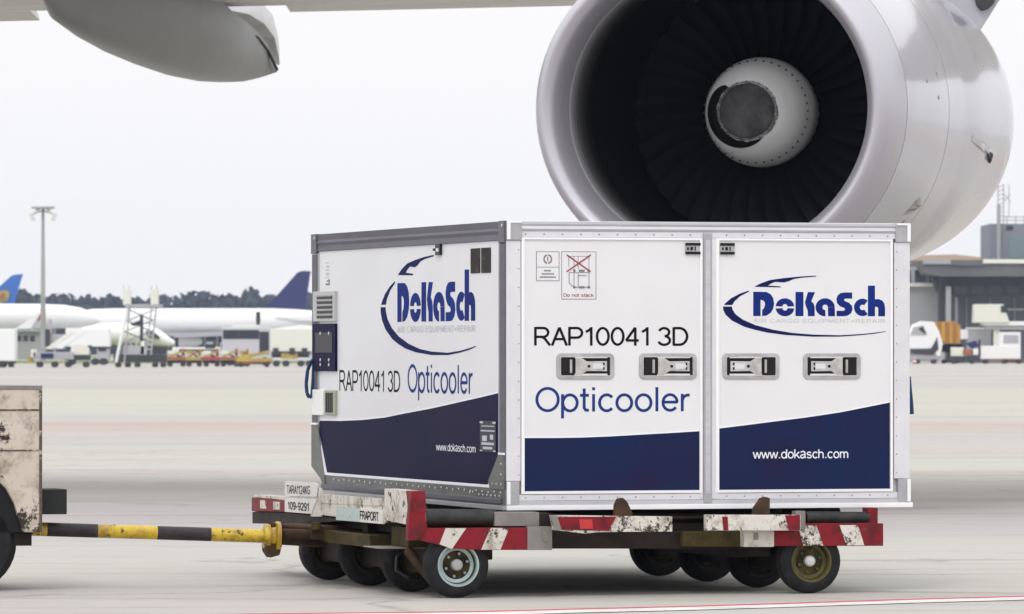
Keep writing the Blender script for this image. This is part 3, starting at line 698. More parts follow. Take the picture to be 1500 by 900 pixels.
for i in range(4):
    yy = a0 + (a1 - a0) * (.2 + .18 * i)
    MB().box(-.026, -.0203, yy, yy + .018, z0 + .015, z1 - .015).build('grille_bar', FDARK, gr)
# document boxes and little latch
for p0, p1 in ((691, 704.5), (706.5, 720)):
    b_, a0, a1, z0, z1 = sbox(p0, p1, 364 if p0 < 700 else 363, 400.5 if p0 < 700 else 400, .002, .008, 'document_box', DOCM, CT, .006)
kb, a0, a1, z0, z1 = sbox(641.5, 648.5, 357.5, 374, .002, .018, 'catch', PLBLK, CT, .003)
MB().box(-.022, -.0182, a0 + .02, a1 - .03, z0 + .02, z0 + .04).build('catch_tongue', ALU_L, kb)
MB().box(-.022, -.004, a1, a1 + .035, z0 + .025, z0 + .04).build('catch_tongue', PLBLK, kb)
# faint notice above the louvre
n1, a0, a1, z0, z1 = sbox(474.5, 486, 381, 421, .0025, .0045, 'notice', WHITE, CT)
mb = MB()
for i, (f0, f1) in enumerate(((.08, .13), (.2, .3), (.34, .4), (.46, .58), (.63, .67))):
    mb.box(-.0055, -.0048, a0 + .04, a1 - .05 - .02 * (i % 2), z1 - (z1 - z0) * f1, z1 - (z1 - z0) * f0)
mb.build('notice_print', GREYTXT, n1)
lettering('-42', a0 + .02, a1 - .02, z0 + .012, z0 + .055, lambda a, b, d: PS(a0 + a1 - a, b, d), .0048, 'notice_print', INK, n1, .2) if False else MB().box(-.0056, -.0048, a0 + .03, a1 - .06, z0 + .012, z0 + .024).box(-.0056, -.0048, a0 + .05, a1 - .09, z0 + .034, z0 + .044).box(-.0056, -.0048, a0 + .03, a0 + .055, z0 + .024, z0 + .05).build('notice_print', GREYTXTD, n1)
# lettering, end (a runs away from the camera, so mirror it)
def st_(txt, px0, px1, py_top, py_base, m, parent, wgt, proud=.0035, **k):
    ya, yb_ = yb(px1, py_base), yb(px0, py_base); pm = (px0 + px1) / 2
    fnm = lambda a, b, d: (-d, ya + yb_ - a, b)
    return lettering(txt, ya, yb_, fs(pm, py_base)[1], fs(pm, py_top)[1], fnm, proud, 'lettering', m, parent, wgt, **k)
st_('RAP10041 3D', 498, 587, 543, 573.5, INK, EP, .115)
st_('Opticooler', 598, 694, 534.5, 576, BLUETXT, EP, .115)
st_('www.dokasch.com', 640, 698, 650.5, 661.5, WTXT, EN, .14, .005)
ya, yb_ = yb(697, 440), yb(583, 440)
logo(lambda a, b, d: (-d, ya + yb_ - a, b), ya, yb_, fs(640, 413.5)[1], fs(640, 471)[1], .0038, EP)
# small dark plate with pale print on the navy panel
pl, a0, a1, z0, z1 = sbox(705, 728, 617, 662, .005, .008, 'rating_plate', mat('dark_plate', (.02, .022, .05), .4), CT)
mb = MB()
for i, (f0, f1, g0, g1) in enumerate(((.02, .08, .0, .2), (.02, .08, .8, 1), (.15, .18, .1, .9), (.30, .34, .05, .95), (.44, .60, .15, .35), (.48, .66, .55, .85), (.70, .78, .1, .9), (.84, .92, .2, .8), (.95, .99, .0, .15), (.95, .99, .85, 1))):
    mb.box(-.0092, -.0083, a0 + g0 * (a1 - a0), a0 + g1 * (a1 - a0), z1 - f1 * (z1 - z0), z1 - f0 * (z1 - z0))
mb.build('plate_print', GREYTXT, pl)
# webbing straps hanging at both sides of the box
def strap(pts, parent, wd=.02):
    mb = MB(); P = [Vector(p) for p in pts]
    for a, b in zip(P, P[1:]): mb.tube(a, b, wd / 2, n=6)
    mb.build('strap', STRAP, parent)
def fw(px, py, Y):  # world -> container local
    P = Vector((RX(px, Y), Y, RZ(py, Y))); q = P - C0
    return (q.dot(U), q.dot(V), P.z - CB)
YS = 36.9
strap([fw(x, y, YS) for x, y in ((459, 527), (455, 531), (450.5, 543), (448.5, 562), (449.5, 576), (453, 583), (457, 579), (458.5, 560), (459.5, 540), (460, 529))], CT, .022)
strap([fw(x, y, 33.75) for x, y in ((1331, 552), (1332, 565), (1334.5, 590), (1335.5, 607))], CT, .026)

# ================================================================== DOLLY
DL = thing('container_dolly', 'battered red and white eight wheeled container dolly carrying the cargo container', 'dolly', (C0.x, C0.y, 0), YAW)
YF = -.20                                    # front face plane of dolly frame
XE = -.56                                    # left end plane
df = lambda px, py, y0=YF: loc_front(px, py, y0)
ds = lambda px, py, x0=XE: loc_side(px, py, x0)
def dpoly(pxs, y0, th, nm, m, bv=.004, parent=None):
    pts = [df(a, b, y0) for a, b in pxs]
    return MB().prism(pts, lambda a, b, d: (a, d, b), y0, y0 + th).build(nm, m, parent or DL, bv)
def dbox(px0, px1, py0, py1, y0, th, nm, m, bv=.004, parent=None):
    return dpoly([(px0, py1), (px1, py1), (px1, py0), (px0, py0)], y0, th, nm, m, bv, parent)
# main beams
dpoly([(612, 774), (808, 773), (808, 806), (706, 806), (665, 804), (609, 790)], YF, .06, 'side_beam', ORED)
def stripe(x0, x1, xb0, xb1, y0=773.6, y1=805.5, lift=0, m=OWHITE, Yp=None):
    dpoly([(xb0, y1), (xb1, y1), (x1, y0), (x0, y0)], (Yp or YF) - .004, .0035, 'stripe', m, 0)
dpoly([(644, 797.5), (662, 804.6), (683, 774), (653, 774)], YF - .004, .0035, 'stripe', OWHITE, 0)
stripe(719, 746, 705, 733)
dbox(773, 809, 771.5, 806, YF - .012, .08, 'beam_joint', GREYP)
dbox(725, 790, 750.5, 771, YF + .02, .12, 'deck_block', GREYP)
dbox(790, 808, 752, 806, YF + .03, .12, 'deck_block', DARK)
dbox(795, 803, 777, 793, YF - .016, .003, 'bolt_plate', GREYP, .001)
dbox(808, 1092, 779, 804, YF + .12, .08, 'cross_beam', DARK)
dbox(1000, 1090, 779, 801, YF + .06, .05, 'cross_beam', OCHRE)
dbox(806, 1180, 752, 781, YF + .30, .1, 'inner_beam', DARK)
dbox(1130, 1294, 767, 800, YF, .06, 'side_beam', ORED)
def whitepatch(p): dpoly(p, YF - .004, .0035, 'stripe', OWHITE2, 0)
whitepatch([(1177, 799.5), (1206, 799.5), (1196, 770), (1169, 770)])
whitepatch([(1240, 799), (1266, 799), (1257, 769.5), (1230, 769.5)])
dbox(1090, 1134, 777.5, 801.5, YF - .008, .07, 'beam_joint', OWHITE)
dbox(1104, 1111, 781, 791, YF - .012, .003, 'bolt_plate', GREYP, .001)
dbox(1272, 1286, 744, 767, YF + .05, .10, 'end_stop', ORED)
dbox(1176, 1180, 748, 768, YF + .02, .12, 'deck_block', DARK)
# bumper plates with locks
b1 = dpoly([(808, 755), (985, 757), (985, 779), (905, 779.5), (875, 780), (858, 782), (812, 777)], YF - .07, .05, 'bumper_plate', OWHITE2)
dpoly([(811, 757.5), (903, 757), (891, 778), (815, 776)], YF - .074, .0035, 'red_patch', ORED, 0)
dpoly([(848, 761), (867, 761), (869, 775), (850, 775)], YF - .079, .0035, 'red_reflector', mat('red_reflector', (.50, .02, .02), .25, coat=.5), .001)
dpoly([(807, 755), (816, 755.5), (823, 777), (812, 776)], YF - .079, .0035, 'bumper_edge', GREYP, 0)
b2 = dbox(1035, 1173, 754.5, 777.5, YF - .07, .05, 'bumper_plate', OWHITE2)
dpoly([(1156, 777), (1172, 777), (1172, 755), (1150, 755)], YF - .074, .0035, 'red_patch', ORED, 0)
dpoly([(1058, 757), (1066, 757), (1067, 777), (1060, 777)], YF - .074, .0035, 'red_patch', ORED, 0)
dbox(1165, 1180, 749, 776, YF - .02, .06, 'bumper_edge', GREYP)
# triangular container locks
dpoly([(901, 757), (927, 757), (927, 752), (919, 735), (913, 729.5), (906, 731), (902, 740)], YF - .05, .045, 'container_lock', RUST, .005)
dpoly([(1104, 755), (1128, 755), (1128, 730), (1122, 728), (1116, 730), (1106, 744)], YF - .05, .045, 'container_lock', RUST, .005)
# rollers on deck
def roller(px0, px1, py, rpx, y0, nm='roller'):
    a = df(px0, py, y0); b = df(px1, py, y0); r = rpx / 262
    o = MB().tube((a[0], y0, a[1]), (b[0], y0, b[1]), r, n=20).build(nm, ROLL, DL)
    return o
r1 = roller(622, 725, 758.5, 12.5, YF + .08)
a = df(621, 758.5, YF + .08); MB().tube((a[0] - .012, YF + .08, a[1]), (a[0] - .001, YF + .08, a[1]), .049, n=20).build('roller_end', ALU_M, r1)
roller(1180, 1272, 758.5, 9, YF + .08)
for k in range(1, 8):
    yy = YF + .08 + k * .46
    for x0, x1 in ((-.45, -.10), (1.75, 2.1)):
        if yy > 3.3: continue
        MB().tube((x0, yy, .435), (x1, yy, .435), .036, n=12).build('roller', ROLL, DL)
# --- left end of dolly (plates), built on plane x = XE
def spoly(pxs, x0, th, nm, m, bv=.004, parent=None):
    pts = [ds(a, b, x0) for a, b in pxs]
    return MB().prism(pts, lambda a, b, d: (d, a, b), x0, x0 + th).build(nm, m, parent or DL, bv)
spoly([(418, 748), (418, 728), (470, 724.5), (566, 732), (566, 766), (500, 758), (420, 750)], XE, .05, 'end_beam', OWHITE)
spoly([(369, 728), (418, 733), (418, 728), (372, 725)], XE - .002, .10, 'end_cap', OWHITE, .002)
e1 = spoly([(368.5, 749), (368.5, 729), (417, 733), (417, 750)], XE - .006, .05, 'end_lamp_board', ORED)
spoly([(381, 745), (381, 733), (389, 733.6), (389, 745.5)], XE - .012, .006, 'white_reflector', OWHITE, .001)
spoly([(400, 746.5), (400, 735), (409, 735.6), (409, 747)], XE - .012, .006, 'white_reflector', OWHITE, .001)
spoly([(369.5, 767), (369.5, 750), (418, 751), (500, 760), (500, 764), (420, 768)], XE + .01, .12, 'under_rail', DARK)
p1 = spoly([(417, 727), (417, 705), (459, 707), (464, 710), (464, 728)], XE - .006, .012, 'number_plate', LABEL, .001)
p2 = spoly([(417, 750), (417, 729), (464, 732), (456, 753)], XE - .006, .012, 'number_plate', LABEL, .001)
spoly([(455, 757), (455, 710), (470, 716), (470, 724), (566, 731), (566, 742), (470, 737), (470, 757)], XE - .003, .010, 'plate_mount', OWHITE, .001)
spoly([(492, 762), (492, 741), (528, 746), (528, 765)], XE - .006, .009, 'worn_sticker', mat('washed_out_green', (.42, .50, .48), .5, chip=((.10, .11, .10), .60, 34)), 0)
p3 = spoly([(527.5, 765), (527.5, 744), (561, 748), (561, 768)], XE - .008, .012, 'name_plate', LABEL, .001)
def dl(txt, px0, px1, pt0, pb0, pt1, pb1, parent, proud, wgt=.13, m=INK):
    """lettering that follows the slope of the plate"""
    ya, yb2 = ds(px1, pb1)[0], ds(px0, pb0)[0]
    zb0, zt0 = ds(px0, pb0)[1], ds(px0, pt0)[1]; zb1, zt1 = ds(px1, pb1)[1], ds(px1, pt1)[1]
    def fn(a, b, d):
        f = (a - ya) / (yb2 - ya)
        return (XE - d, ya + yb2 - a, zb0 + (zb1 - zb0) * f + b * ((zt0 - zb0) + (zt1 - zt0 - zb1 + zb0) * f))
    return lettering(txt, ya, yb2, 0, 1, fn, proud, 'lettering', m, parent, wgt)
dl('TARA1124KG', 421.5, 456, 711, 723, 712, 724.5, p1, .007)
dl('109-9291', 423, 454, 735, 746, 737.5, 749, p2, .007, .16)
dl('FRAPORT', 529.5, 557, 748.5, 760.5, 751, 764, p3, .009, .17)
# corner bracket white / red
spoly([(563, 762), (563, 716), (594, 719), (600, 770)], XE - .03, .08, 'corner_bracket', OWHITE)
spoly([(594.5, 769), (594.5, 719), (603, 719.6), (606, 774), (603, 776)], XE - .028, .08, 'corner_bracket', ORED)
dpoly([(598, 792), (612, 792), (624, 775), (624, 746), (610, 744), (610, 720), (603, 720), (598, 770)], YF - .01, .05, 'corner_bracket', ORED)
# underframe
def lb(x0, x1, y0, y1, z0, z1, nm, m, bv=.004): return box(x0, x1, y0, y1, z0, z1).build(nm, m, DL, bv)
lb(-.50, 2.20, .05, .13, .34, .40, 'chassis_rail', DARK); lb(-.50, 2.20, 1.10, 1.20, .33, .42, 'chassis_rail', DARK)
lb(-.50, 2.20, 2.4, 2.5, .33, .42, 'chassis_rail', DARK); lb(-.50, 2.20, 3.6, 3.68, .34, .42, 'chassis_rail', DARK)
lb(-.45, -.25, .1, 3.5, .335, .43, 'cross_member', DARK); lb(1.65, 1.85, .1, 3.5, .335, .43, 'cross_member', DARK)
lb(.5, .62, .1, 3.5, .36, .43, 'cross_member', DARK); lb(1.1, 1.2, .1, 3.5, .36, .43, 'cross_member', DARK)
lb(-.52, 2.1, .0, 3.6, .425, .44, 'deck_plate', DARK, 0)
lb(-.60, -.42, .70, 1.9, .255, .325, 'steering_frame', OCHRE); lb(-.50, -.36, .25, .60, .27, .38, 'spring_box', OCHRE)
lb(-.66, -.36, .25, .62, .262, .268, 'spring_seat', GREYP, 0)
lb(1.05, 1.45, .05, .2, .265, .33, 'spring_box', OCHRE)
# wheels
def wheel(x, y, rim, face, cap_m):
    R = .183
    fn = lambda a, u, v: (x + u, y + a, R + v)
    w_ = MB()
    prof = [(-.045, .112), (-.058, .120), (-.062, .140), (-.055, .165), (-.040, .180), (-.012, R), (.012, R), (.040, .180), (.055, .165), (.062, .140), (.058, .120), (.045, .112)]
    w_.lathe(prof, fn, 40, close=True)
    o = w_.build('wheel', RUBBER, DL)
    rm = MB(); rm.lathe([(-.046, .113), (-.052, .118), (-.055, .1215), (-.061, .1195), (-.060, .110), (-.044, .105), (-.020, .100), (-.016, .080)], fn, 32); rm.build('rim', rim, o)
    dk = MB(); dk.lathe([(-.0435, .1045), (-.015, .098), (-.008, .03)], fn, 32); dk.disc(.050, .113, fn, 32); dk.build('wheel_disc', face, o)
    hb = MB(); hb.lathe([(-.012, .034), (-.038, .032), (-.046, .024), (-.048, .001)], fn, 16); hb.build('hub_cap', cap_m, o)
    for k in range(6):
        t = 2 * PI * k / 6 + .3; c = fn(-.013, .064 * math.cos(t), .064 * math.sin(t))
        MB().tube(c, (c[0], c[1] - .014, c[2]), .0085, n=6).build('wheel_nut', RIV if rim is RIM_G else RIM_Y, o)
HUBG = mat('hub_grey', (.34, .36, .35), .5); HUBW = mat('hub_silver', (.60, .61, .60), .4, .5)
DISK = mat('wheel_disc_dark', (.014, .012, .012), .7, var=((.12, .095, .02), .9, 9))
RIM_D = mat('shaded_dark_rim', (.02, .018, .012), .6, var=((.05, .045, .03), .6, 12))  # far rims lie in shadow; that shade is put into their colour
for i, y in enumerate((-.125, .74, 1.64, 2.54)):
    wheel(-.335, y, RIM_G if i == 0 else RIM_D, DISK, HUBG if i == 0 else DARK)
    wheel(1.745, y, RIM_Y if i == 0 else RIM_D, DISK, HUBW if i == 0 else DARK)
lb(-.40, -.27, -.05, 2.6, .12, .31, 'axle_housing', DARK, .02); lb(1.68, 1.81, -.05, 2.6, .12, .31, 'axle_housing', DARK, .02)
lb(-.30, -.05, .1, 2.7, .20, .335, 'brake_box', DARK, .01); lb(1.35, 1.6, .1, 2.7, .20, .335, 'brake_box', DARK, .01)
# grey spring leg visible between the wheels
a = Vector((-.50, .25, .25)); MB().tube(a, (-.42, .05, .08), .03, .02, n=10).build('support_leg', RUST, DL)
MB().path([(-.5, .3, .25), (-.56, .28, .22), (-.57, .26, .14), (-.5, .25, .10)], .008).build('brake_hose', ROLL, DL)
# --- tow bar (part of the dolly)
YT = 34.3
def wl(px, py, Y=YT):
    P = Vector((RX(px, Y), Y, RZ(py, Y))) - C0; return Vector((P.dot(U), P.dot(V), RZ(py, Y)))
A = wl(30, 774.5, 34.0); B = wl(386, 785.5, 34.3)
def at_px(px): return A + (B - A) * ((px - 30) / (386 - 30))
for k, (p0, p1, m) in enumerate(((30, 47, DARK), (47, 68, YEL), (68, 142, BARBLK), (142, 229, YEL), (229, 308, BARBLK), (308, 386, YEL))):
    MB().tube(at_px(p0), at_px(p1), .040 if m is not DARK else .03, n=20).build('tow_bar', m, DL)
d_ = (B - A).normalized()
fl = MB().tube(B, B + d_ * .035, .072, n=20).tube(B + d_ * .0352, B + d_ * .07, .056, n=16).tube(B + d_ * .0702, B + d_ * .095, .088, n=20)
fl.build('tow_flange', YEL, DL, .004)
MB().prism([(-.05, -.05), (.05, -.05), (.035, -.11), (-.02, -.125), (-.045, -.09)], lambda a, b, d: (B.x + .05 + a, B.y + d, B.z + b), -.05, .05).build('tow_eye', RUST, DL, .006)
Cc = wl(472, 789, 34.6)
MB().tube(B + d_ * .096, Cc, .048, .052, n=16).build('drawbar', RUST, DL)
MB().tube(wl(395, 770, 34.3), wl(470, 779, 34.6), .018, n=8).build('drawbar_link', RUST, DL)
c2 = wl(455, 780, 34.5); lb(c2.x - .02, c2.x + .35, c2.y - .1, c2.y + .5, .27, .35, 'drawbar_pivot', RUST)
MB().tube((c2.x, c2.y - .12, .33), (c2.x, c2.y - .12, .37), .03, n=10).build('pivot_pin', OCHRE, DL)

# ================================================================== TOWING TRACTOR (left edge)
YB = 33.7
TG = thing('tow_tractor', 'dirty cream tow tractor with rusty scuffed side at the left edge of the photo', 'tow tractor', (RX(61, YB), YB, 0), YAW)
tx = lambda px: (px - 61) / FPX * YB / math.cos(YAW); tz = lambda py: RZ(py, YB)
side = [(tx(61), tz(780)), (tx(61), tz(567)), (tx(-420), tz(567)), (tx(-420), tz(780)), (tx(-112), tz(780))]
for i in range(1, 12):
    t = PI - PI * i / 12; side.append((tx(-38) + .285 * math.cos(t), tz(790) + .40 * math.sin(t)))
side.append((tx(34), tz(780)))
MB().prism(side, lambda a, b, d: (a, d, b), 0, 1.3).build('body', TUGP, TG, .012)
MB().prism([(tx(62), tz(571)), (tx(62), tz(565)), (tx(-420), tz(565)), (tx(-420), tz(571))], lambda a, b, d: (a, d, b), -.004, 1.304).build('top_trim', GREYP, TG, .003)
box(tx(57.5), tx(61.5), -.006, -.001, tz(780), tz(572)).build('corner_trim', mat('scuffed_corner', (.10, .08, .065), .7, chip=((.45, .4, .34), .58, 20)), TG)
box(tx(-110), tx(33), .03, .25, tz(780), tz(684)).build('wheel_arch', PLBLK, TG)
def tw(x, y):
    fn = lambda a, u, v: (x + u, y + a, .275 + v)
    o = MB().lathe([(-.08, .15), (-.10, .17), (-.10, .23), (-.06, .272), (.06, .272), (.10, .23), (.10, .17), (.08, .15)], fn, 36, close=True).build('wheel', RUBBER, TG)
    MB().disc(-.05, .155, fn, 24).build('rim', RIM_Y, o)
tw(tx(-38), .13); tw(tx(-38), 1.15); tw(tx(-330), .13); tw(tx(-330), 1.15)
box(tx(-420), tx(57), -.0035, -.0005, tz(602), tz(599.5)).build('panel_seam', mat('rust_seam', (.10, .07, .05), .8, chip=((.5, .45, .38), .55, 20)), TG)
box(tx(-420), tx(57), -.003, -.0005, tz(661), tz(659)).build('panel_seam', mat('rust_seam', (.1, .07, .05)), TG)
cb = box(tx(61.7), tx(86) + .08, .15, .45, tz(755), tz(718)).build('rubber_buffer', mat('buffer_black', (.025, .027, .027), .6), TG, .006)
box(tx(61.8), tx(70), .3, .5, tz(772), tz(755.5)).build('hitch_bracket', RUST, TG)
MB().tube((tx(-20), .20, tz(782)), (tx(34), .3, tz(779)), .03, n=10).build('hitch_pin', DARK, TG)
box(tx(-420), tx(50), .06, 1.2, tz(800), tz(781)).build('underframe', DARK, TG)

# ================================================================== AIRLINER OVERHEAD (wing, fairing, engine)
AP = thing('airliner', 'white airliner overhead with big jet engine and grey wing and flap fairing', 'airliner', (0, 50, 0))
def al(P): return (P[0], P[1] - 50, P[2])
AL = math.radians(20)
bk = Vector((math.sin(AL), math.cos(AL), .012)).normalized()
sd_ = Vector((math.cos(AL), -math.sin(AL), 0)); up = sd_.cross(bk) * -1
if up.z < 0: up = -up
YE = 49.0
E0 = Vector((RX(1036, YE), YE, RZ(158, YE)))
def kx(s): return 1.10 - .10 * min(1, max(0, s) / 2.6)
def eng(s, u, v, sq=True):
    k = kx(s) if s < 5 else 1.0
    P = E0 + bk * s + sd_ * (u * k) + up * v
    return al(P)
def smooth_profile(pts, n=6):
    out = []
    for i in range(len(pts) - 1):
        p0 = pts[max(0, i - 1)]; p1 = pts[i]; p2 = pts[i + 1]; p3 = pts[min(len(pts) - 1, i + 2)]
        for k in range(n):
            t = k / n
            f = lambda a, b, c, d: .5 * ((2 * b) + (-a + c) * t + (2 * a - 5 * b + 4 * c - d) * t * t + (-a + 3 * b - 3 * c + d) * t ** 3)
            out.append((f(p0[0], p1[0], p2[0], p3[0]), f(p0[1], p1[1], p2[1], p3[1])))
    out.append(pts[-1]); return out
lipP = smooth_profile([(.26, 1.207), (.16, 1.225), (.065, 1.262), (.015, 1.30), (0, 1.335), (.03, 1.375), (.12, 1.42), (.30, 1.455), (.46, 1.472)], 5)
MB().lathe(lipP, eng, 96).build('inlet_lip', LIPM, AP)
cowl1 = smooth_profile([(.468, 1.474), (.9, 1.495), (1.5, 1.508), (1.9, 1.506)], 5)
MB().lathe([(.47, 1.44)] + cowl1 + [(1.9, 1.475)], eng, 96).build('inlet_cowl', NAC, AP)
cowl2 = smooth_profile([(1.912, 1.507), (2.6, 1.495), (3.2, 1.47), (3.6, 1.435)], 5)
MB().lathe([(1.914, 1.47)] + cowl2 + [(3.6, 1.40)], eng, 96).build('fan_cowl', NAC, AP)
cowl3 = smooth_profile([(3.612, 1.432), (4.2, 1.37), (4.9, 1.29), (5.4, 1.17)], 5)
MB().lathe([(3.614, 1.40)] + cowl3 + [(5.4, 1.10), (3.8, 1.15)], eng, 96).build('reverser_cowl', NAC, AP)
MB().lathe([(.46, 1.43), (1.95, 1.44), (3.7, 1.38)], eng, 64).build('cowl_liner', SEAM, AP)
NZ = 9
for k_ in range(NZ + 1):           # acoustic liner rows; shade deepening inward is put into their colours
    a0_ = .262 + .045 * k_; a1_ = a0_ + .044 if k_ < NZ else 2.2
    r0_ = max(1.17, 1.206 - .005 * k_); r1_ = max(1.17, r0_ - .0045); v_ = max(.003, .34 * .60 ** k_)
    MB().lathe([(a0_, r0_), (a1_, r1_)], eng, 96).build('inlet_barrel', BARREL if k_ == NZ else mat('inlet_shade_%d' % k_, (v_, v_, v_ * 1.04), .5), AP)
MB().disc(2.05, 1.168, eng, 64).build('stator_disc', BARREL, AP)
# fan blades
bmesh_ = None
NB = 36
blade_parts = []
for k in range(NB):
    th = 2 * PI * k / NB; mb = MB(); rings = []
    for q in range(6):
        f = q / 5; r = .36 + (1.155 - .36) * f; tw_ = math.radians(28 + 34 * f); ch = .10 + .05 * f + .02 * math.sin(f * PI)
        er, et = (math.cos(th), math.sin(th)), (-math.sin(th), math.cos(th))
        sw = .05 * math.sin(f * PI)
        def P(c, tt):
            t_ = c * math.sin(tw_) + tt * math.cos(tw_) - sw; a_ = 1.72 + c * math.cos(tw_) - tt * math.sin(tw_)
            return eng(a_, er[0] * r + et[0] * t_, er[1] * r + et[1] * t_)
        rings.append([P(-ch, 0), P(0, .008), P(ch, 0), P(0, -.008)])
    mb.loft(rings); mb.build('fan_blade', BLADE, AP)
# spinner
spP = smooth_profile([(1.52, .47), (1.42, .462), (1.265, .40), (1.15, .31), (1.085, .235)], 5)
s_o = MB().lathe([(2.0, .38)] + spP, eng, 64).build('spinner', SPIN, AP)
tipP = smooth_profile([(1.084, .233), (1.066, .20), (1.048, .12), (1.042, .002)], 4)
MB().lathe(tipP, eng, 48).build('spinner_tip', SPIN_T, s_o)
# dark painted swirl on spinner, following its surface
def sp_r(rr):
    pr = spP
    for i in range(len(pr) - 1):
        a_, b_ = pr[i], pr[i + 1]
        if min(a_[1], b_[1]) <= rr <= max(a_[1], b_[1]):
            f = (rr - a_[1]) / (b_[1] - a_[1] + 1e-9); return a_[0] + f * (b_[0] - a_[0])
    return 1.085
sw = MB(); N_ = 30; prev = None
for i in range(N_ + 1):
    f = i / N_; t = math.radians(125 + 185 * f)
    r_in = .238; r_out = .238 + .135 * math.sin(PI * (f ** .6)) ** .9 + .0005
    row = []
    for q in range(5):
        rr = r_in + (r_out - r_in) * q / 4; s_ = sp_r(rr)
        row.append(eng(s_ - .004, rr * math.cos(t) * 1.012, rr * math.sin(t) * 1.012))
    n0 = len(sw.v); sw.v += row
    if prev is not None:
        for q in range(4): sw.face([prev + q, n0 + q, n0 + q + 1, prev + q + 1])
    prev = n0
sw.build('spinner_swirl', mat('swirl_black', (.008, .008, .009), .5), s_o)
jg = MB(); N_ = 90; prev = None
for i in range(N_ + 1):
    t = 2 * PI * i / N_
    ro = .250 + random.random() * .010; n0 = len(jg.v)
    for rr in (.232, ro if i < N_ else .255):
        jg.v.append(eng(sp_r(max(rr, .2351)) - .0055, rr * math.cos(t) * 1.01, rr * math.sin(t) * 1.01))
    if prev is not None: jg.face([prev, n0, n0 + 1, prev + 1])
    prev = n0
jg.build('tip_edge', mat('ragged_edge', (.10, .10, .10), .7, chip=((.35, .35, .35), .5, 60)), s_o)
bo = MB()
for k in range(40):
    t = 2 * PI * k / 40; c0 = eng(1.34, .437 * math.cos(t), .432 * math.sin(t)); c1 = eng(1.32, .443 * math.cos(t), .438 * math.sin(t))
    bo.tube(c0, c1, .0085, n=6)
kind(bo.build('spinner_bolts', FDARK, s_o), 'stuff')
# panel seams and service marks on the cowl: recessed strips following the surface
def cowl_r(s):
    for pr in (cowl1, cowl2, cowl3):
        if pr[0][0] <= s <= pr[-1][0]:
            for a_, b_ in zip(pr, pr[1:]):
                if a_[0] <= s <= b_[0]: return a_[1] + (b_[1] - a_[1]) * (s - a_[0]) / (b_[0] - a_[0] + 1e-9)
    return 1.5
def seam(pts, wd, name='cowl_seam', m=SEAM, proud=.0025):
    """pts: (s, angle deg) along the cowl"""
    mb = MB(); prev = None; M = 10
    P = []
    for (s0, t0), (s1, t1) in zip(pts, pts[1:]):
        for i in range(M): P.append((s0 + (s1 - s0) * i / M, t0 + (t1 - t0) * i / M))
    P.append(pts[-1])
    for i, (s, t) in enumerate(P):
        s2, t2 = P[min(i + 1, len(P) - 1)]; s1, t1 = P[max(i - 1, 0)]
        dx, dy = s2 - s1, math.radians(t2 - t1) * 1.5; L_ = math.hypot(dx, dy) or 1; nx, ny = -dy / L_ * wd / 2, dx / L_ * wd / 2
        n0 = len(mb.v)
        for sg in (-1, 1):
            ss = s + sg * nx; tt = math.radians(t) + sg * ny / 1.5; r = cowl_r(ss) + proud
            mb.v.append(eng(ss, r * math.cos(tt), r * math.sin(tt)))
        if prev is not None: mb.face([prev, n0, n0 + 1, prev + 1])
        prev = n0
    return mb.build(name, m, AP)
seam([(1.1, -58), (1.62, -38)], .012)
seam([(1.62, -38), (1.55, -52)], .008)
seam([(1.3, -44), (1.8, -52)], .008)
for c_ in ((1.15, 9), (1.5, 4), (1.55, 12)):
    s_, t_ = c_; r = cowl_r(s_) + .002; n_ = MB().tube(eng(s_, r * math.cos(math.radians(t_)), r * math.sin(math.radians(t_))), eng(s_, (r + .004) * math.cos(math.radians(t_)), (r + .004) * math.sin(math.radians(t_))), .018, n=10)
    n_.build('cowl_fastener', ALU_M, AP)
# brown handwritten scribble on the cowl
BRN = mat('brown_scuff', (.26, .17, .12), .7)
scr = [((1.02, -38.5), (1.16, -33)), ((1.06, -39), (1.2, -32)), ((1.10, -37.5), (1.28, -36.5)), ((1.14, -39), (1.26, -33)), ((1.22, -38.5), (1.32, -33.5)), ((1.20, -35), (1.38, -35.5)), ((1.28, -37.5), (1.42, -35))]
for a_, b_ in scr: a_ = (a_[0] + .42, a_[1] + 3); b_ = (b_[0] + .42, b_[1] + 3); seam([a_, b_], .011, 'scuff_mark', BRN, .003)
# strake / latch fairing at the far right edge
for (s0, t0, s1, t1, hh, m) in ((2.9, -9, 3.55, -13, .02, NAC), (3.72, -14, 3.95, -17, .03, SEAM), (3.4, -11, 3.9, -15, .02, NAC)):
    r0 = cowl_r(s0); mb = MB(); pr = []
    for s_, t_, h_ in ((s0, t0, 0), (s0 + (s1 - s0) * .5, t0 + (t1 - t0) * .5, hh), (s1, t1, 0)):
        ra = math.radians(t_); rb = math.radians(t_ + 2.2); r = cowl_r(s_)
        pr.append([eng(s_, (r - .01) * math.cos(ra), (r - .01) * math.sin(ra)), eng(s_, (r + h_ + .004) * math.cos(ra), (r + h_ + .004) * math.sin(ra)), eng(s_, (r + h_ + .004) * math.cos(rb), (r + h_ + .004) * math.sin(rb)), eng(s_, (r - .01) * math.cos(rb), (r - .01) * math.sin(rb))])
    mb.loft(pr, smooth=False).build('cowl_latch_fairing', m, AP)
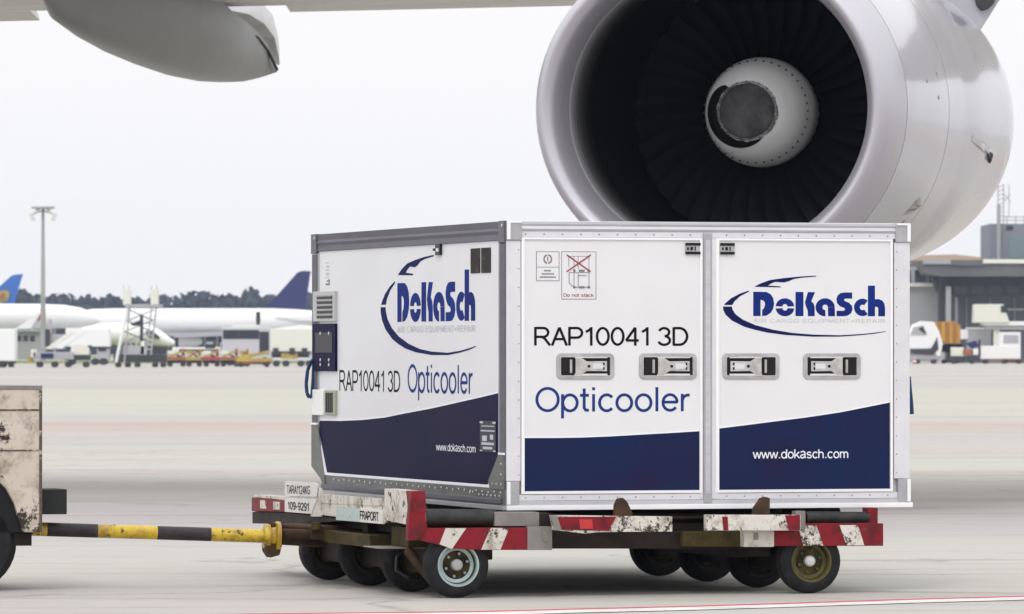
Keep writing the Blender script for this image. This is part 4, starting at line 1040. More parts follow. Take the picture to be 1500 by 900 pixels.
# pylon
pyl = []
for s_, hw, zlo, zhi in ((1.6, .05, 1.5, 1.60), (2.4, .16, 1.48, 1.95), (3.6, .22, 1.40, 2.3), (6.0, .22, 1.1, 2.4), (8.5, .10, 1.3, 2.3)):
    pyl.append([al(E0 + bk * s_ + sd_ * (q * hw) + up * z_) for q, z_ in ((-1, zlo), (1, zlo), (1, zhi), (-1, zhi))])
MB().loft(pyl, smooth=False).build('pylon', NAC, AP, .02)
for pts_, m_, nm_, dy in (([(1378, -20), (1480, -20), (1462, 4), (1447, 28), (1429, 56), (1405, 30)], NAC, 'pylon_fairing', 0), ([(1425, -12), (1462, -12), (1455, 6), (1448, 13), (1438, 17), (1430, 8)], SEAM, 'pylon_vent', -.06)):
    MB().prism([(RX(a, 53.4), RZ(b, 53.4)) for a, b in pts_], lambda a, b, d: (a, d - 50, b), 53.4 + dy, 54.6 + dy).build(nm_, m_, AP, .02)
# wing: long slab, trailing edge is the lowest line in view
def wsec(x, zt, th, yl, yt):
    pts = [(yl, .35), (yl + .8, .72), (yl + (yt - yl) * .45, .95), (yt, .06), (yt, 0), (yl + (yt - yl) * .6, -.02), (yl + (yt - yl) * .3, -.05), (yl + .5, .02)]
    return [(x, a - 50, zt + b * th) for a, b in pts]
zt0 = lambda x: 4.93 + .022 * x
secs = [wsec(x, zt0(x), .9, 54.5, 60.0) for x in (-26, -12, -4, 2, 10)]
wg = MB().loft(secs, smooth=False).build('wing', WING, AP)
MB().loft([[(x, 60.03 - 50, zt0(x) + .0), (x, 61.2 - 50, zt0(x) - .03), (x, 61.2 - 50, zt0(x) - .01), (x, 60.03 - 50, zt0(x) + .16)] for x in (-26, -4.9)], smooth=False).build('flap', WING, wg)
MB().loft([[(x, 60.03 - 50, zt0(x) + .0), (x, 61.2 - 50, zt0(x) + .0), (x, 61.2 - 50, zt0(x) + .02), (x, 60.03 - 50, zt0(x) + .16)] for x in (-2.3, 10)], smooth=False).build('flap', WING, wg)
# flap track fairing: boat-shaped pod; stations: row of keel in the picture turned into metres
stn = [  # (px of centre, Y, keel z row, top z row, half width)
    (62, 55.0, -6, -60, .06), (85, 55.5, 30, -60, .16), (125, 56.2, 56, -60, .26), (170, 57.0, 79, -50, .33), (215, 57.9, 97, -40, .37),
    (260, 58.8, 112, -14, .37), (298, 59.6, 119.5, 20, .33), (328, 60.3, 121, 34, .26), (353, 60.8, 120, 47, .18), (376, 61.2, 115, 62, .11), (393, 61.5, 110, 80, .05), (405, 61.6, 106, 100, .012)]
rings = []
for px, Y, kz, tz_, hw in stn:
    zk, zt_ = RZ(kz, Y), RZ(tz_, Y); c = Vector((RX(px, Y), Y, 0)); n = 20; ring = []
    for i in range(n):
        t = PI + PI * i / (n - 1)
        e = .75
        cx_, sx_ = math.cos(t), math.sin(t)
        u = math.copysign(abs(cx_) ** e, cx_) * hw; v = (zt_ - zk) * (1 - abs(sx_) ** e)
        P = c + sd_ * u; ring.append(al((P.x, P.y, zk + v)))
    ring += [al(((c + sd_ * hw * .5).x, (c + sd_ * hw * .5).y, zt_ + .05 * hw)), al(((c - sd_ * hw * .5).x, (c - sd_ * hw * .5).y, zt_ + .05 * hw))]
    rings.append(ring)
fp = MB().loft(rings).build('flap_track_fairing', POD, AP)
# upper moving half of the fairing, paler, stepped above a dark joint
mv = []
for px, Y, z0_, z1_, hw in ((290, 59.9, 18, -10, .22), (335, 60.6, 26, -5, .22), (365, 61.0, 40, 2, .17), (388, 61.4, 60, 22, .11), (402, 61.6, 88, 50, .05), (408, 61.7, 100, 72, .015)):
    c = Vector((RX(px, Y), Y, 0)); a0_, b0_ = RZ(z0_, Y) + .03, RZ(z1_, Y)
    mv.append([al(tuple(c + sd_ * q * hw + Vector((0, 0, z_)))) for q, z_ in ((-1, a0_), (1, a0_), (.8, b0_), (-.8, b0_))])
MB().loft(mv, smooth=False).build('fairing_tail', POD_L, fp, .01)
def podpt(st, u):  # point on the pod side facing camera
    return None
MB().path([al((RX(a, Y) - .0, Y, RZ(b, Y))) for a, b, Y in ((240, 14, 57.9), (290, 22, 59.0), (330, 33, 59.8), (358, 45, 60.3), (378, 56, 60.8), (392, 74, 61.2), (406, 102, 61.5))], .016).build('fairing_joint', SEAM, fp)

# ================================================================== FAR LEFT: parked aircraft, vehicles, forest
def wx(px, Y): return RX(px, Y)
def ob(px0, px1, py0, py1, Y, depth, mb=None):
    mb = mb or MB(); return mb.box(RX(px0, Y), RX(px1, Y), Y, Y + depth, RZ(py1, Y), RZ(py0, Y))
def lo(o, mb, name, m, parent, bv=0, **k):   # builds world coords under an empty at o
    L = parent.location if parent.parent is None else parent.parent.location
    mb.v = [(v[0] - L[0], v[1] - L[1], v[2] - L[2]) for v in mb.v]
    ob_ = mb.build(name, m, parent, bv, **k); return ob_
def pbox(parent, px0, px1, py0, py1, Y, depth, name, m, bv=0, root=None):
    mb = ob(px0, px1, py0, py1, Y, depth); r = root or parent
    mb.v = [(v[0] - r.location[0], v[1] - r.location[1], v[2] - r.location[2]) for v in mb.v]
    return mb.build(name, m, parent, bv)
def ppoly(parent, pts, Y, depth, name, m, bv=0, root=None):
    r = root or parent
    mb = MB().prism([(RX(a, Y), RZ(b, Y)) for a, b in pts], lambda a, b, d: (a, d, b), Y, Y + depth)
    mb.v = [(v[0] - r.location[0], v[1] - r.location[1], v[2] - r.location[2]) for v in mb.v]
    return mb.build(name, m, parent, bv)
def ptube(parent, p0, p1, Y0, Y1, r, name, m, n=10, root=None):
    q = root or parent; L = Vector(q.location)
    a = Vector((RX(p0[0], Y0), Y0, RZ(p0[1], Y0))) - L; b = Vector((RX(p1[0], Y1), Y1, RZ(p1[1], Y1))) - L
    return MB().tube(a, b, r, n=n).build(name, m, parent)
def wheels(parent, pxs, py, rp, Y, depth, m=None):
    for px in pxs:
        for k in (0, 1):
            y = Y + k * (depth - .3); L = parent.location; r = rp / FPX * Y
            c = (RX(px, Y) - L[0], y - L[1] - .02, r - L[2] + .0)
            MB().tube(c, (c[0], c[1] + .28, c[2]), r, n=14).build('wheel', m or FDARK, parent)
def fth(name, label, cat, px, Y, group=None): return thing(name, label, cat, (RX(px, Y), Y, 0), 0, group)
def fuselage(parent, prof, Y, name, m, n=24):
    """prof: (px, py_top, py_bottom)"""
    L = parent.location; rings = []
    for px, a, b in prof:
        z0, z1 = RZ(b, Y), RZ(a, Y); r = (z1 - z0) / 2; c = (z0 + z1) / 2
        rings.append([(RX(px, Y) - L[0], Y + math.cos(2 * PI * i / n) * r - L[1], c + math.sin(2 * PI * i / n) * r - L[2]) for i in range(n)])
    return MB().loft(rings).build(name, m, parent)
def wheelpair(parent, px, py0, Y): ptube(parent, (px, py0), (px, HOR + EYE * FPX / Y - 3), Y, Y, .12, 'gear_leg', FGREY); 

# airliner with navy fin
Y = 860
P = fth('parked_airliner', 'white airliner with dark navy tail fin parked at the left of the container', 'airliner', 300, Y)
fuselage(P, [(96, 470, 474), (104, 462, 482), (118, 456, 487), (135, 453, 489), (170, 452, 490), (400, 452, 490), (430, 453, 486), (455, 455, 478), (480, 457, 470), (492, 460, 465)], Y, 'fuselage', FWHITE)
ppoly(P, [(388, 453), (436, 399), (444, 397), (455, 397.5), (447, 453)], Y + 1.8, .5, 'tail_fin', FNAVY)
ppoly(P, [(403, 465), (470, 462), (500, 470), (440, 470)], Y - 2, 3, 'tailplane', FWHITE)
ppoly(P, [(232, 488), (345, 486), (330, 492), (260, 495)], Y - 12, 10, 'wing', FGREY)
ppoly(P, [(250, 487), (330, 486), (326, 511), (250, 511)], Y + 2.5, 1.0, 'belly_shadow_block', FDARK)  # dark block standing in for shadow and clutter beneath the airliner
for a in (255, 300, 318): wheelpair(P, a, 490, Y)
fuselage(P, [(262, 492, 508), (268, 491, 509), (288, 492, 508), (296, 496, 504)], Y - 9, 'engine', FWHITE)
# blue tailed airliner at the far left edge
Y = 960
P = fth('parked_airliner', 'airliner with bright blue and yellow tail fin at the far left edge', 'airliner', -20, Y)
fuselage(P, [(-260, 446, 484), (-60, 446, 484), (0, 447, 480), (30, 449, 470), (48, 452, 462)], Y, 'fuselage', FWHITE)
ppoly(P, [(-30, 446), (17, 404), (22, 402.5), (33.5, 401.5), (20, 446)], Y + 1.8, .5, 'tail_fin', FBLUE)
ppoly(P, [(-30, 447), (0, 427), (7, 425), (14, 428), (11, 441), (-4, 446)], Y + 1.3, .4, 'fin_emblem', FYEL)
ppoly(P, [(-6, 437), (3, 429), (8, 431), (4, 437)], Y + .9, .3, 'fin_emblem', FORANGE)
# white airliner nose right
Y = 720
P = fth('parked_airliner', 'plain white airliner behind the light mast with a red winglet tip', 'airliner', 30, Y)
fuselage(P, [(-300, 446, 481), (-20, 445, 482), (60, 445.5, 482), (95, 447, 481), (118, 451, 480), (134, 457, 477), (146, 465, 472)], Y, 'fuselage', FWHITE)
w1 = ppoly(P, [(22, 482), (56, 459), (62, 460), (50, 481.5)], Y - 6, .6, 'wing', FWHITE)
ppoly(P, [(50, 483), (62, 462), (58, 462), (44, 483)], Y - 6.3, .25, 'wing_shade_strip', FGREY)
ppoly(P, [(55, 470), (58, 461), (64, 461), (63, 470)], Y - 6.5, .5, 'wing_tip', FRED)
for a in (20, 80): wheelpair(P, a, 481, Y)
# small jet with pointed nose behind the stairs
Y = 600
P = fth('small_jet', 'small white jet with pointed nose behind the high service platform', 'aircraft', 190, Y)
fuselage(P, [(120, 480, 502), (150, 474, 505), (200, 472, 507), (222, 477, 508), (236, 485, 509), (248, 494, 509), (256, 500, 507)], Y, 'fuselage', FWHITE)
ppoly(P, [(213, 485), (222, 484), (234, 494), (233, 497), (216, 493)], Y - 1.35, .5, 'cockpit_window', FDARK)
ppoly(P, [(214, 508), (246, 510), (248, 518), (226, 518), (212, 514)], Y - .5, 1, 'belly_gap_shade', FDARK)  # dark block standing in for the shaded gap under the belly
for a in (240, 160): wheelpair(P, a, 507, Y)
# light mast
Y = 640
P = fth('light_mast', 'tall slender grey floodlight mast in front of the white airliner', 'light mast', 63, Y)
L = P.location
MB().tube((0, 0, 0), (0, 0, RZ(435, Y)), .36, .27, 12).build('mast_base', FCON, P)
MB().tube((0, 0, RZ(435, Y)), (0, 0, RZ(306, Y)), .26, .16, 12).build('pole', FGREY, P)
MB().tube((0, 0, RZ(306, Y)), (0, 0, RZ(303, Y)), 1.3, 1.3, 14).build('head_ring', FGREY, P)
for px, py in ((46, 315), (80, 315), (48, 321), (78, 321), (55, 306), (71, 306)):
    o = pbox(P, px - 3, px + 3, py - 2, py + 3, Y - .5, .5, 'floodlight', FCREAM)
MB().path([(RX(46, Y) - L[0], 0, RZ(314, Y)), (0, 0, RZ(309, Y)), (RX(80, Y) - L[0], 0, RZ(314, Y))], .07).build('head_arm', FGREY, P)
# white box truck at the left edge
Y = 445
P = fth('box_truck', 'plain white box body vehicle cut by the left edge of the photo', 'truck', 0, Y)
pbox(P, -50, 21.5, 482, 529, Y, 2.4, 'body', FWHITE, .08)
pbox(P, -48, 20, 529.5, 533, Y + .1, 2.2, 'chassis', FDARK); wheels(P, (-30, 2), 536, 5, Y, 2.4); pbox(P, 12, 20, 533, 538, Y + .3, .5, 'tow_hook', FDARK)
# flatbed / tug train in front of the mast
Y = 450
P = fth('belt_loader', 'flat grey belt loader with white conveyor beam below the light mast', 'belt loader', 75, Y)
pbox(P, 48, 108, 516, 527, Y, 1.8, 'deck', FGREY, .05); pbox(P, 60, 78, 518, 525, Y - .1, .1, 'blue_panel', FNAVY)
ppoly(P, [(78, 509), (120, 482), (125, 486), (90, 511)], Y + .5, .8, 'conveyor', FWHITE)
ppoly(P, [(66, 511), (104, 484), (108, 487), (76, 512)], Y + 1.6, .6, 'conveyor', FCREAM)
pbox(P, 45, 52, 512, 524, Y, 1.5, 'front_guard', FCREAM, .04)
wheels(P, (57, 79), 536, 4.3, Y, 1.8); pbox(P, 40, 48, 522, 530, Y + .2, 1, 'bumper', FYEL)
P = fth('baggage_tug', 'small cream tug with rounded cab at the end of the belt loader', 'tug', 115, Y)
pbox(P, 94, 131, 520, 528, Y + .2, 1.6, 'chassis', FDARK, .03)
ppoly(P, [(103, 521), (104, 508), (112, 504), (127, 505), (131, 511), (130, 521)], Y + .3, 1.5, 'cab', FCREAM, .05)
pbox(P, 128, 134, 506, 514, Y + .4, .8, 'seat_back', FDARK, .03); wheels(P, (99, 125), 536, 4.3, Y, 1.8)
Y = 520
P = fth('belly_truck', 'long low white service truck seen behind the cream tug', 'truck', 120, Y)
pbox(P, 96, 160, 481, 508, Y, 2.4, 'body', FWHITE, .08); pbox(P, 60, 96, 490, 512, Y + .3, 2, 'front', FGREY, .08); pbox(P, 96, 160, 508.5, 511, Y + .1, 2.2, 'chassis', FDARK)
wheels(P, (104, 138, 150), 534, 5, Y, 2.4); 
pbox(P, 70, 76, 468, 490, Y + .2, .5, 'exhaust_stack', FGREY); pbox(P, 66, 73, 483, 508, Y - .2, .2, 'ladder', FDARK)
# high service platform
Y = 452
P = fth('service_platform', 'tall white scissor lift service platform with two baskets on top', 'service platform', 200, Y)
for p0, p1, r in (((170, 531), (187, 451), .13), ((182, 531), (190, 451), .07), ((221, 520), (229, 451), .07), ((214, 520), (222, 451), .06)):
    for k in (0, 1): ptube(P, p0, p1, Y + k * 1.8, Y + k * 1.8, r, 'leg', FWHITE if r > .1 else FGREY)
for i in range(9):
    py = 456 + i * 7; f = (520 - py) / 69
    ptube(P, (214 + 8 * f, py), (221 + 8 * f, py), Y, Y, .03, 'rung', FCREAM, 6)
for q_ in range(4):
    y0_, y1_ = 518 - 16 * q_, 502 - 16 * q_
    ptube(P, (176 + 3.2 * q_, y0_), (221 + 1.5 * q_, y1_), Y + .9, Y + .9, .045, 'brace', FGREY, 6); ptube(P, (221 + 1.5 * q_, y0_), (179 + 3.2 * q_, y1_), Y + 1.0, Y + 1.0, .045, 'brace', FDARK, 6)
pbox(P, 183, 236, 446, 450.5, Y - .2, 2.4, 'platform', FGREY, .02)
for a in (180, 220.5): 
    bk_ = pbox(P, a, a + 10.5, 424, 446, Y, 1.6, 'basket', FCREAM, .03)
    for q in (1, 9): ptube(P, (a + q, 418), (a + q, 424), Y, Y, .03, 'basket_post', FGREY, 6)
pbox(P, 205, 209.5, 462, 500, Y + .3, .3, 'mast', FDARK); ppoly(P, [(190, 475), (206, 469), (206, 476), (196, 478)], Y + .4, .4, 'lift_arm', FDARK)
ppoly(P, [(205, 530), (207, 500), (211, 500), (215, 530)], Y + .1, .3, 'strut', FWHITE); ppoly(P, [(178, 512), (206, 496), (206, 500), (180, 516)], Y + .3, .2, 'strut', FGREY)
ppoly(P, [(186, 497), (208, 510), (208, 513), (186, 500)], Y + .3, .2, 'strut', FGREY)
pbox(P, 166, 243, 520, 531, Y, 2.2, 'base', FDARK, .03); pbox(P, 180, 212, 507, 520, Y + .1, 1.8, 'engine_housing', FGREY, .03)
wheels(P, (172, 186, 200, 226, 238), 538, 3.6, Y, 2.2)
# row of yellow and orange loaders
Y = 470
GRP = 'yellow and orange loaders in a row before the bus'
specs = [(244, 272, FORANGE, 'orange frame loader beside the service platform'), (272, 296, FYEL, 'yellow cargo loader second in the low row'), (297, 322, FRED, 'low loader with red and cream deck in the row'), (322, 350, FORANGE, 'orange and tan loader just left of the bus wheel'), (350, 366, FYEL, 'short yellow loader below the rear of the bus')]
for x0, x1, m, lab in specs:
    P = fth('cargo_loader', lab, 'loader', (x0 + x1) / 2, Y, GRP)
    w0 = x1 - x0
    pbox(P, x0, x1 - 1, 523, 528, Y, 2.2, 'deck', m, .03)
    pbox(P, x0 + 1, x0 + w0 * .45, 514, 519, Y + .2, 1.8, 'upper_deck', FCREAM if m != FYEL else FYEL, .03)
    ppoly(P, [(x0 + 2, 522.5), (x1 - 4, 513), (x1 - 3, 515.5), (x0 + 5, 524)], Y + .1, .2, 'lift_arm', FYEL if m != FYEL else FORANGE)
    ppoly(P, [(x0 + 2, 513), (x1 - 6, 522), (x1 - 7, 524), (x0 + 1, 515)], Y + .4, .2, 'lift_arm', FDARK)
    pbox(P, x0, x1 - 2, 528.2, 532, Y + .3, 1.6, 'chassis', FDARK)
    pbox(P, x1 - 6, x1 - 2, 511, 522, Y + .3, .8, 'control_post', m, .02)
    wheels(P, (x0 + 4, x1 - 5), 536, 3.0, Y, 2.2)
P = fth('cargo_loader', 'yellow belt loader with raised ramp in front of the bus door', 'loader', 375, 455, GRP)
pbox(P, 345, 398, 525, 530, 455, 2, 'deck', FYEL, .03); ppoly(P, [(348, 522), (392, 514), (394, 518), (352, 527)], 455.2, 1.0, 'ramp', FYEL, .02); ppoly(P, [(345, 531), (398, 528), (398, 531), (345, 534)], 455.1, .4, 'orange_rail', FORANGE)
wheels(P, (352, 390), 538, 3.2, 455, 2)
for px_, py_, w_, h_, m_, lab in ((142, 505, 16, 22, FGREY, 'grey ground power unit under the small jet'), (300, 499, 14, 12, FDARK, 'dark service cart below the airliner wing'), (322, 502, 9, 16, FGREY, 'grey cabinet just left of the bus')):
    P = fth('service_cart', lab, 'cart', px_ + w_ / 2, 560)
    pbox(P, px_, px_ + w_, py_, py_ + h_, 560, 1.6, 'body', m_, .05); pbox(P, px_ + 2, px_ + w_ - 2, py_ + 2, py_ + h_ * .45, 559.94, .08, 'vent_panel', FDARK if m_ is FGREY else FGREY); wheels(P, (px_ + 3, px_ + w_ - 3), 530, 2.6, 560, 1.6)
# bus
Y = 500
P = fth('apron_bus', 'white apron bus with dark window band left of the container', 'bus', 360, Y)
pbox(P, 325, 396, 480, 531, Y, 2.6, 'body', mat('bus_pale_grey', (.50, .50, .53), .4), .12)
pbox(P, 326.5, 379.5, 483.5, 497, Y - .02, .04, 'window_band', FDARK)
for a, b in ((329, 349), (350.5, 373)): pbox(P, a, b, 484.5, 496, Y - .03, .06, 'window', FGLASS)
pbox(P, 380, 394, 486, 519, Y - .03, .06, 'door', FGLASS); pbox(P, 373.5, 379, 484.5, 496, Y - .03, .06, 'window', FGLASS)
pbox(P, 326, 395, 531.3, 534, Y + .2, 2.2, 'skirt', FDARK); wheels(P, (361, 336, 388), 536, 6.3, Y, 2.6)
pbox(P, 340, 380, 476.5, 480, Y + .6, 1.4, 'roof_unit', FCREAM, .05)
P = fth('signal_post', 'short dark post rising above the bus roof', 'post', 378, 540)
MB().tube((0, 0, 0), (0, 0, RZ(470, 540)), .12, n=8).build('stem', FDARK, P); pbox(P, 375, 381, 457, 474, 540, .5, 'signal_head', FDARK, .03)
# box truck right next to container
Y = 470
P = fth('box_truck', 'white boxy catering truck with black running gear beside the container', 'truck', 425, Y)
pbox(P, 396, 462, 482, 515, Y, 2.5, 'body', FCREAM, .06); pbox(P, 398, 452, 517, 524, Y + .2, 2.1, 'chassis', FDARK, .03)
for a in (400, 424, 442): pbox(P, a, a + 8, 510, 520, Y - .1, .3, 'stabiliser', FDARK, .02)
wheels(P, (404, 418, 440, 452), 536, 4.6, Y, 2.5); pbox(P, 412, 436, 518, 526, Y - .05, .1, 'side_guard', FYEL)
ppoly(P, [(400, 482), (440, 476), (462, 478), (462, 482)], Y + .2, 2, 'roof_fairing', FWHITE, .03)
P = fth('marker_board', 'small red marker board beside the container top left', 'marker board', 456, 500)
MB().tube((0, 0, 0), (0, 0, RZ(480, 500)), .06, n=6).build('stem', FGREY, P); pbox(P, 453, 460, 477, 492, 500, .1, 'board', FRED)
# baggage carts further back, a terminal store behind
Y = 660
P = fth('low_shed', 'low grey store building behind the airliners', 'building', 90, Y)
pbox(P, 20, 60, 486, 527, Y, 6, 'wall', FCON); pbox(P, 18, 62, 483, 486, Y - .5, 7, 'roof', FGREY)
for a in (24, 34, 44): pbox(P, a, a + 7, 492, 500, Y - .06, .12, 'window', FGLASS)
Y = 700
P = fth('parked_van', 'long pale van row seen under the airliner belly', 'van', 290, Y)
pbox(P, 252, 322, 509, 521, Y, 2.5, 'body', FWHITE, .2); pbox(P, 262, 318, 512, 515, Y - .05, .1, 'window', FGLASS); wheels(P, (262, 310), 530, 4, Y, 2.5)

# forest on the horizon: one mass of leaf clumps and trunks
fm = MB(); rnd = random.Random(5)
Yf = 1500
def clump(mb, c, r, n):
    for _ in range(n):
        d = Vector((rnd.gauss(0, 1), rnd.gauss(0, 1), rnd.gauss(0, 1))).normalized(); q = c + Vector((d.x * r, d.y * r, d.z * r * .85)) * rnd.uniform(.55, 1.05)
        a = Vector((rnd.gauss(0, 1), rnd.gauss(0, 1), rnd.gauss(0, 1))).normalized() * rnd.uniform(.5, 1.1)
        b = a.cross(d).normalized() * rnd.uniform(.5, 1.1) if a.cross(d).length > .01 else Vector((1, 0, 0))
        n0 = len(mb.v); mb.v += [tuple(q - a - b), tuple(q + a - b * .6), tuple(q + a * .8 + b), tuple(q - a * .7 + b)]; mb.face([n0, n0 + 1, n0 + 2, n0 + 3])
x = -330
while x < 330:
    bk2 = Vector((x + rnd.uniform(-2, 2), Yf + rnd.uniform(8, 30), 12.5 + rnd.uniform(-1, .8)))
    for k in range(3): clump(fm, bk2 + Vector((rnd.uniform(-3, 3), 0, -2.4 * k)), 3, 46)
    px = 750 + x * FPX / Yf
    base = 15.8 + .7 * math.sin(px * .021 + 1) + .5 * math.sin(px * .055) - (2.0 if 108 < px < 140 else 0)
    h = base - .6 + rnd.uniform(-.6, 1.1); cx = x; cy = Yf + rnd.uniform(0, 30)
    for k in range(6):
        cc = Vector((cx + rnd.uniform(-3, 3), cy + rnd.uniform(-3, 3), h - 2.6 - k * 1.9 + rnd.uniform(-.5, .5)))
        clump(fm, cc, rnd.uniform(2.2, 3.2), 42)
    n0 = len(fm.v); fm.tube((cx, cy, 0), (cx, cy, h * .6), .35, .2, 5)
    x += rnd.uniform(1.9, 3.2)
fo = fm.build('far_forest', TREE, fix=False); kind(fo, 'stuff'); fo['label'] = 'dark bluish band of forest along the horizon'; fo['category'] = 'forest'
kind(box(-340, 340, Yf + 34, Yf + 40, 0, 12.5).build('forest_depth', TREE), 'structure').name = 'hills'

# ================================================================== FAR RIGHT: terminal and service traffic
Y = 600
P = fth('terminal_building', 'dark grey terminal with deep overhanging canopy roof right of the container', 'building', 1450, Y)
ppoly(P, [(1350, 383), (1357, 402), (1380, 405), (1800, 405), (1800, 383)], Y - 6, 26, 'canopy', FROOF)
pbox(P, 1352, 1393, 379.5, 387, Y - 6.3, 1, 'fascia', FCON); pbox(P, 1393, 1440, 381, 389, Y - 6.3, 1, 'fascia', FROOF); pbox(P, 1440, 1800, 380, 386, Y - 6.3, 1, 'fascia', FCREAM)
ppoly(P, [(1366, 405.5), (1380, 432), (1800, 432), (1800, 405.5)], Y - 3, 20, 'canopy_beam', FDARK)
pbox(P, 1376, 1388, 405.5, 480, Y - 4, 2, 'column', FDARK); pbox(P, 1386, 1393, 420, 478, Y - 5, 1.4, 'column', FCON); pbox(P, 1399, 1403, 436, 532, Y - 3.5, .8, 'column', FCON)
pbox(P, 1320, 1376, 417, 530, Y + 2, 8, 'wall', FCON); pbox(P, 1320, 1375, 415, 420, Y + 1.5, 1, 'window_sill', FCREAM)
pbox(P, 1320, 1376, 391, 415, Y + 3, 6, 'window_storey', FGREY)
for a, b in ((1322, 1334), (1340, 1355), (1361, 1374)): pbox(P, a, b, 396, 414, Y + 2.9, .2, 'window', FGLASS)
pbox(P, 1392, 1800, 432.5, 532, Y + 4, 8, 'wall', FLAV)
for a in (1394, 1420, 1446, 1472): pbox(P, a + 3, a + 22, 420, 432, Y - 3.2, .2, 'window', FGLASS)
for a in (1405, 1440, 1475): pbox(P, a + 10, a + 12, 436, 530, Y + 3.8, .3, 'pilaster', FGREY)
pbox(P, 1424, 1500, 452, 455, Y + 3.6, .3, 'pipe', FCREAM)
pbox(P, 1450, 1800, 328, 380, Y + 1, 12, 'roof_block', mat('roof_block_grey', (.20, .205, .24), .7)); pbox(P, 1474, 1484, 331, 337, Y + .9, .2, 'window', FGLASS)
pbox(P, 1478, 1800, 344, 378, Y + .92, .15, 'panel', mat('teal_panel', (.17, .22, .24), .6))
ptube(P, (1463, 380), (1463, 300), Y, Y, .20, 'vent_pipe', FCON)
for py in (318, 323): ptube(P, (1470, py), (1600, py), Y + 2, Y + 2, .05, 'railing', FCON, 6)
for px in (1475, 1488, 1500): ptube(P, (px, 328), (px, 316), Y + 2, Y + 2, .05, 'railing_post', FCON, 6)
P = fth('tan_roofed_hall', 'low hall with tan roof peeking above the terminal canopy', 'building', 1400, 760)
ppoly(P, [(1330, 379), (1352, 374), (1400, 373), (1446, 378), (1446, 382), (1330, 382)], 760, 20, 'roof', FTAN); pbox(P, 1335, 1440, 382.3, 528, 761, 18, 'wall', FCON)
P = fth('antenna_mast', 'pale lattice antenna mast standing on the terminal roof', 'antenna', 1468, 603)
for a in (1462, 1470):
    ptube(P, (a, 328), (a, 270), 603, 603, .06, 'mast_tube', FCON, 6); 
for i in range(9): ptube(P, (1462, 326 - i * 6.4), (1470, 322 - i * 6.4), 603, 603, .04, 'lattice_bar', FCON, 5)
for a, b in (((1470, 296), (1480, 284)), ((1470, 284), (1481, 296)), ((1478, 270), (1478, 318))): ptube(P, a, b, 603, 603, .05, 'antenna_arm', FGREY, 6)
# passenger bridge
Y = 585
P = fth('boarding_bridge', 'white boarding bridge cab on a column under the canopy', 'boarding bridge', 1460, Y)
ppoly(P, [(1427, 473), (1428, 446), (1470, 446), (1479, 473)], Y, 3, 'cab', FCREAM, .1); pbox(P, 1440, 1620, 471, 477, Y + .3, 3, 'walkway', FWHITE); pbox(P, 1445, 1620, 477.3, 483, Y + .5, 2.4, 'walkway_beam', FGREY)
pbox(P, 1456, 1464, 483.3, 510, Y + .8, 1, 'column', FCREAM); pbox(P, 1450, 1470, 510.3, 530, Y + .4, 2, 'foot', FGREY); pbox(P, 1466, 1476, 448, 458, Y - .05, .1, 'window', FGLASS)
# trucks
Y = 560
P = fth('service_truck', 'white service truck with rounded cab right beside the container', 'truck', 1355, Y)
ppoly(P, [(1330, 511), (1330, 492), (1338, 476), (1350, 471), (1368, 472), (1376, 486), (1381, 503), (1378, 522), (1372, 522), (1368, 508), (1362, 511)], Y, 2.5, 'cab', FWHITE, .08)
ppoly(P, [(1334, 491), (1338, 480), (1352, 477), (1358, 491)], Y - .06, .1, 'windscreen', FGREY); ppoly(P, [(1345, 482), (1352, 478), (1357, 488), (1354, 489)], Y - .12, .08, 'windscreen', FDARK)
ppoly(P, [(1334, 512), (1364, 511), (1373, 494), (1375, 512), (1366, 520), (1334, 518)], Y - .04, .1, 'lower_panel', FDARK)
pbox(P, 1334, 1382, 517, 527, Y + .1, 2.2, 'chassis', FGREY, .05); wheels(P, (1345, 1369), 534, 3.4, Y, 2.4)
P = fth('curtain_trailer', 'amber curtained cargo trailer behind the white truck cab', 'trailer', 1390, 572)
GD = mat('amber_curtain_fold', (.36, .15, .02), .6)
for k_ in range(7):
    x_ = 1368 + k_ * 5.6; tp = 472 - .2 * k_ if k_ < 6 else 476; bt = min(503, 480 + k_ * 9 + 6)
    ppoly(P, [(x_, bt - 6 if k_ < 3 else bt), (x_, tp), (x_ + 5.4, tp), (x_ + 5.4, min(504, bt + 3))], 572 + .12 * (k_ % 2), 2.5, 'curtain_fold', GD if k_ % 2 else FGOLD, .03); pbox(P, 1376, 1410, 504.5, 516, 572.2, 2, 'chassis', FGREY); wheels(P, (1384, 1402), 530, 3, 572, 2.4)
P = fth('traffic_cone', 'small red and white cone at the foot of the service truck', 'traffic cone', 1340, 548)
MB().tube((0, 0, 0.02), (0, 0, .55), .20, .05, 12).build('cone_body', FRED, P); MB().tube((0, 0, .55), (0, 0, .72), .05, .02, 12).build('cone_top', FWHITE, P)
MB().tube((0, 0, .22), (0, 0, .36), .165, .125, 12).build('cone_band', FWHITE, P)
P = fth('baggage_tug', 'low tug with blue and cream load in front of the terminal', 'tug', 1415, 555)
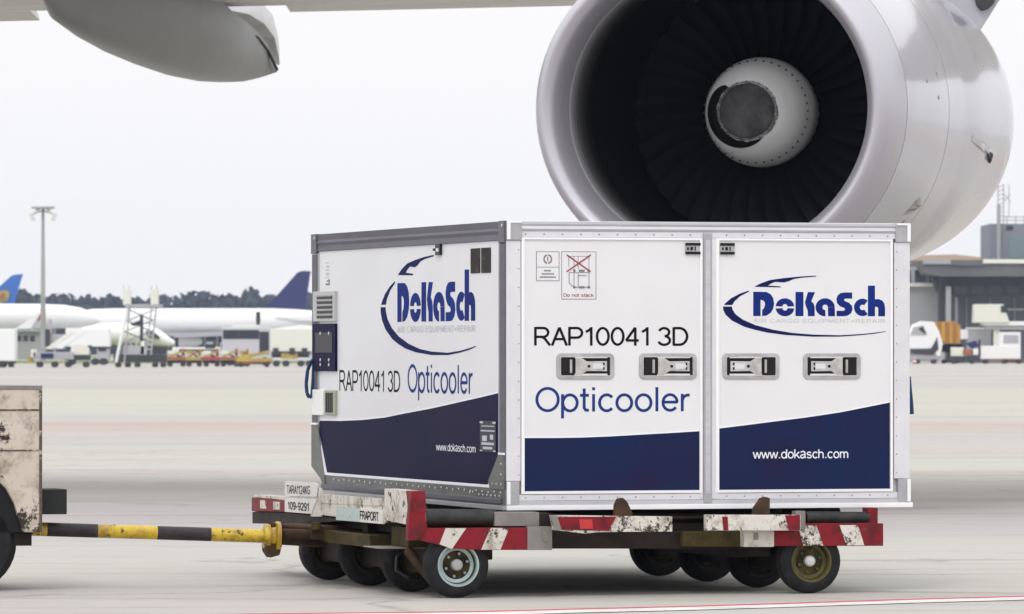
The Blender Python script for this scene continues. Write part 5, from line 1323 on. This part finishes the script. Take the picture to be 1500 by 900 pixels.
pbox(P, 1392, 1436, 522, 529, 555, 1.8, 'chassis', FDARK, .03); pbox(P, 1394, 1412, 509, 522, 555.2, 1.5, 'cab', FCREAM, .05); pbox(P, 1410, 1424, 512, 521, 555.2, 1.4, 'orange_load', FORANGE, .03)
ppoly(P, [(1415, 503), (1430, 499), (1434, 508), (1424, 511)], 555.3, 1.2, 'blue_cover', FNAVY, .03); pbox(P, 1433, 1436.5, 498, 522, 555.3, .3, 'post', FDARK); pbox(P, 1426, 1433, 511, 520, 555.1, 1, 'white_box', FWHITE, .03); wheels(P, (1398, 1425), 534, 3.3, 555, 1.8)
P = fth('cab_truck', 'white flat truck with square glazed cab at the right edge', 'truck', 1465, 562)
pbox(P, 1438, 1495, 507, 526, 562, 2.4, 'body', FWHITE, .06); pbox(P, 1465, 1495, 487, 507, 562.2, 2, 'cab', FWHITE, .05); pbox(P, 1470, 1492, 491, 503, 562.14, .1, 'window', FGREY)
pbox(P, 1440, 1500, 526.3, 529, 562.2, 2, 'chassis', FORANGE); wheels(P, (1445, 1473, 1494), 534, 3.2, 562, 2.4)
P = fth('box_truck', 'pale box truck half hidden behind the amber trailer', 'truck', 1420, 592)
pbox(P, 1404, 1418, 483, 497, 590, 2, 'cab', FWHITE, .05); pbox(P, 1418, 1452, 482, 516, 590, 2.3, 'body', FGREY, .05); pbox(P, 1417, 1453, 480, 482.5, 589.9, 2.5, 'roof', FCREAM); wheels(P, (1410, 1444), 530, 3, 590, 2.3)

# ================================================================== AIR
hz = box(-2600, 2600, -70, 1700, -1, 34).build('haze', None or mat('haze_dummy', (1, 1, 1)))
hm = bpy.data.materials.new('haze_air'); hm.use_nodes = True; t = hm.node_tree; t.nodes.clear()
pv = t.nodes.new('ShaderNodeVolumePrincipled'); pv.inputs['Color'].default_value = (.60, .70, .92, 1); pv.inputs['Density'].default_value = .00011; pv.inputs['Anisotropy'].default_value = .2
ou = t.nodes.new('ShaderNodeOutputMaterial'); t.links.new(pv.outputs[0], ou.inputs['Volume'])
hz.data.materials.clear(); hz.data.materials.append(hm); kind(hz, 'stuff'); hz['label'] = 'thin pale summer haze over the airfield'; hz['category'] = 'haze'
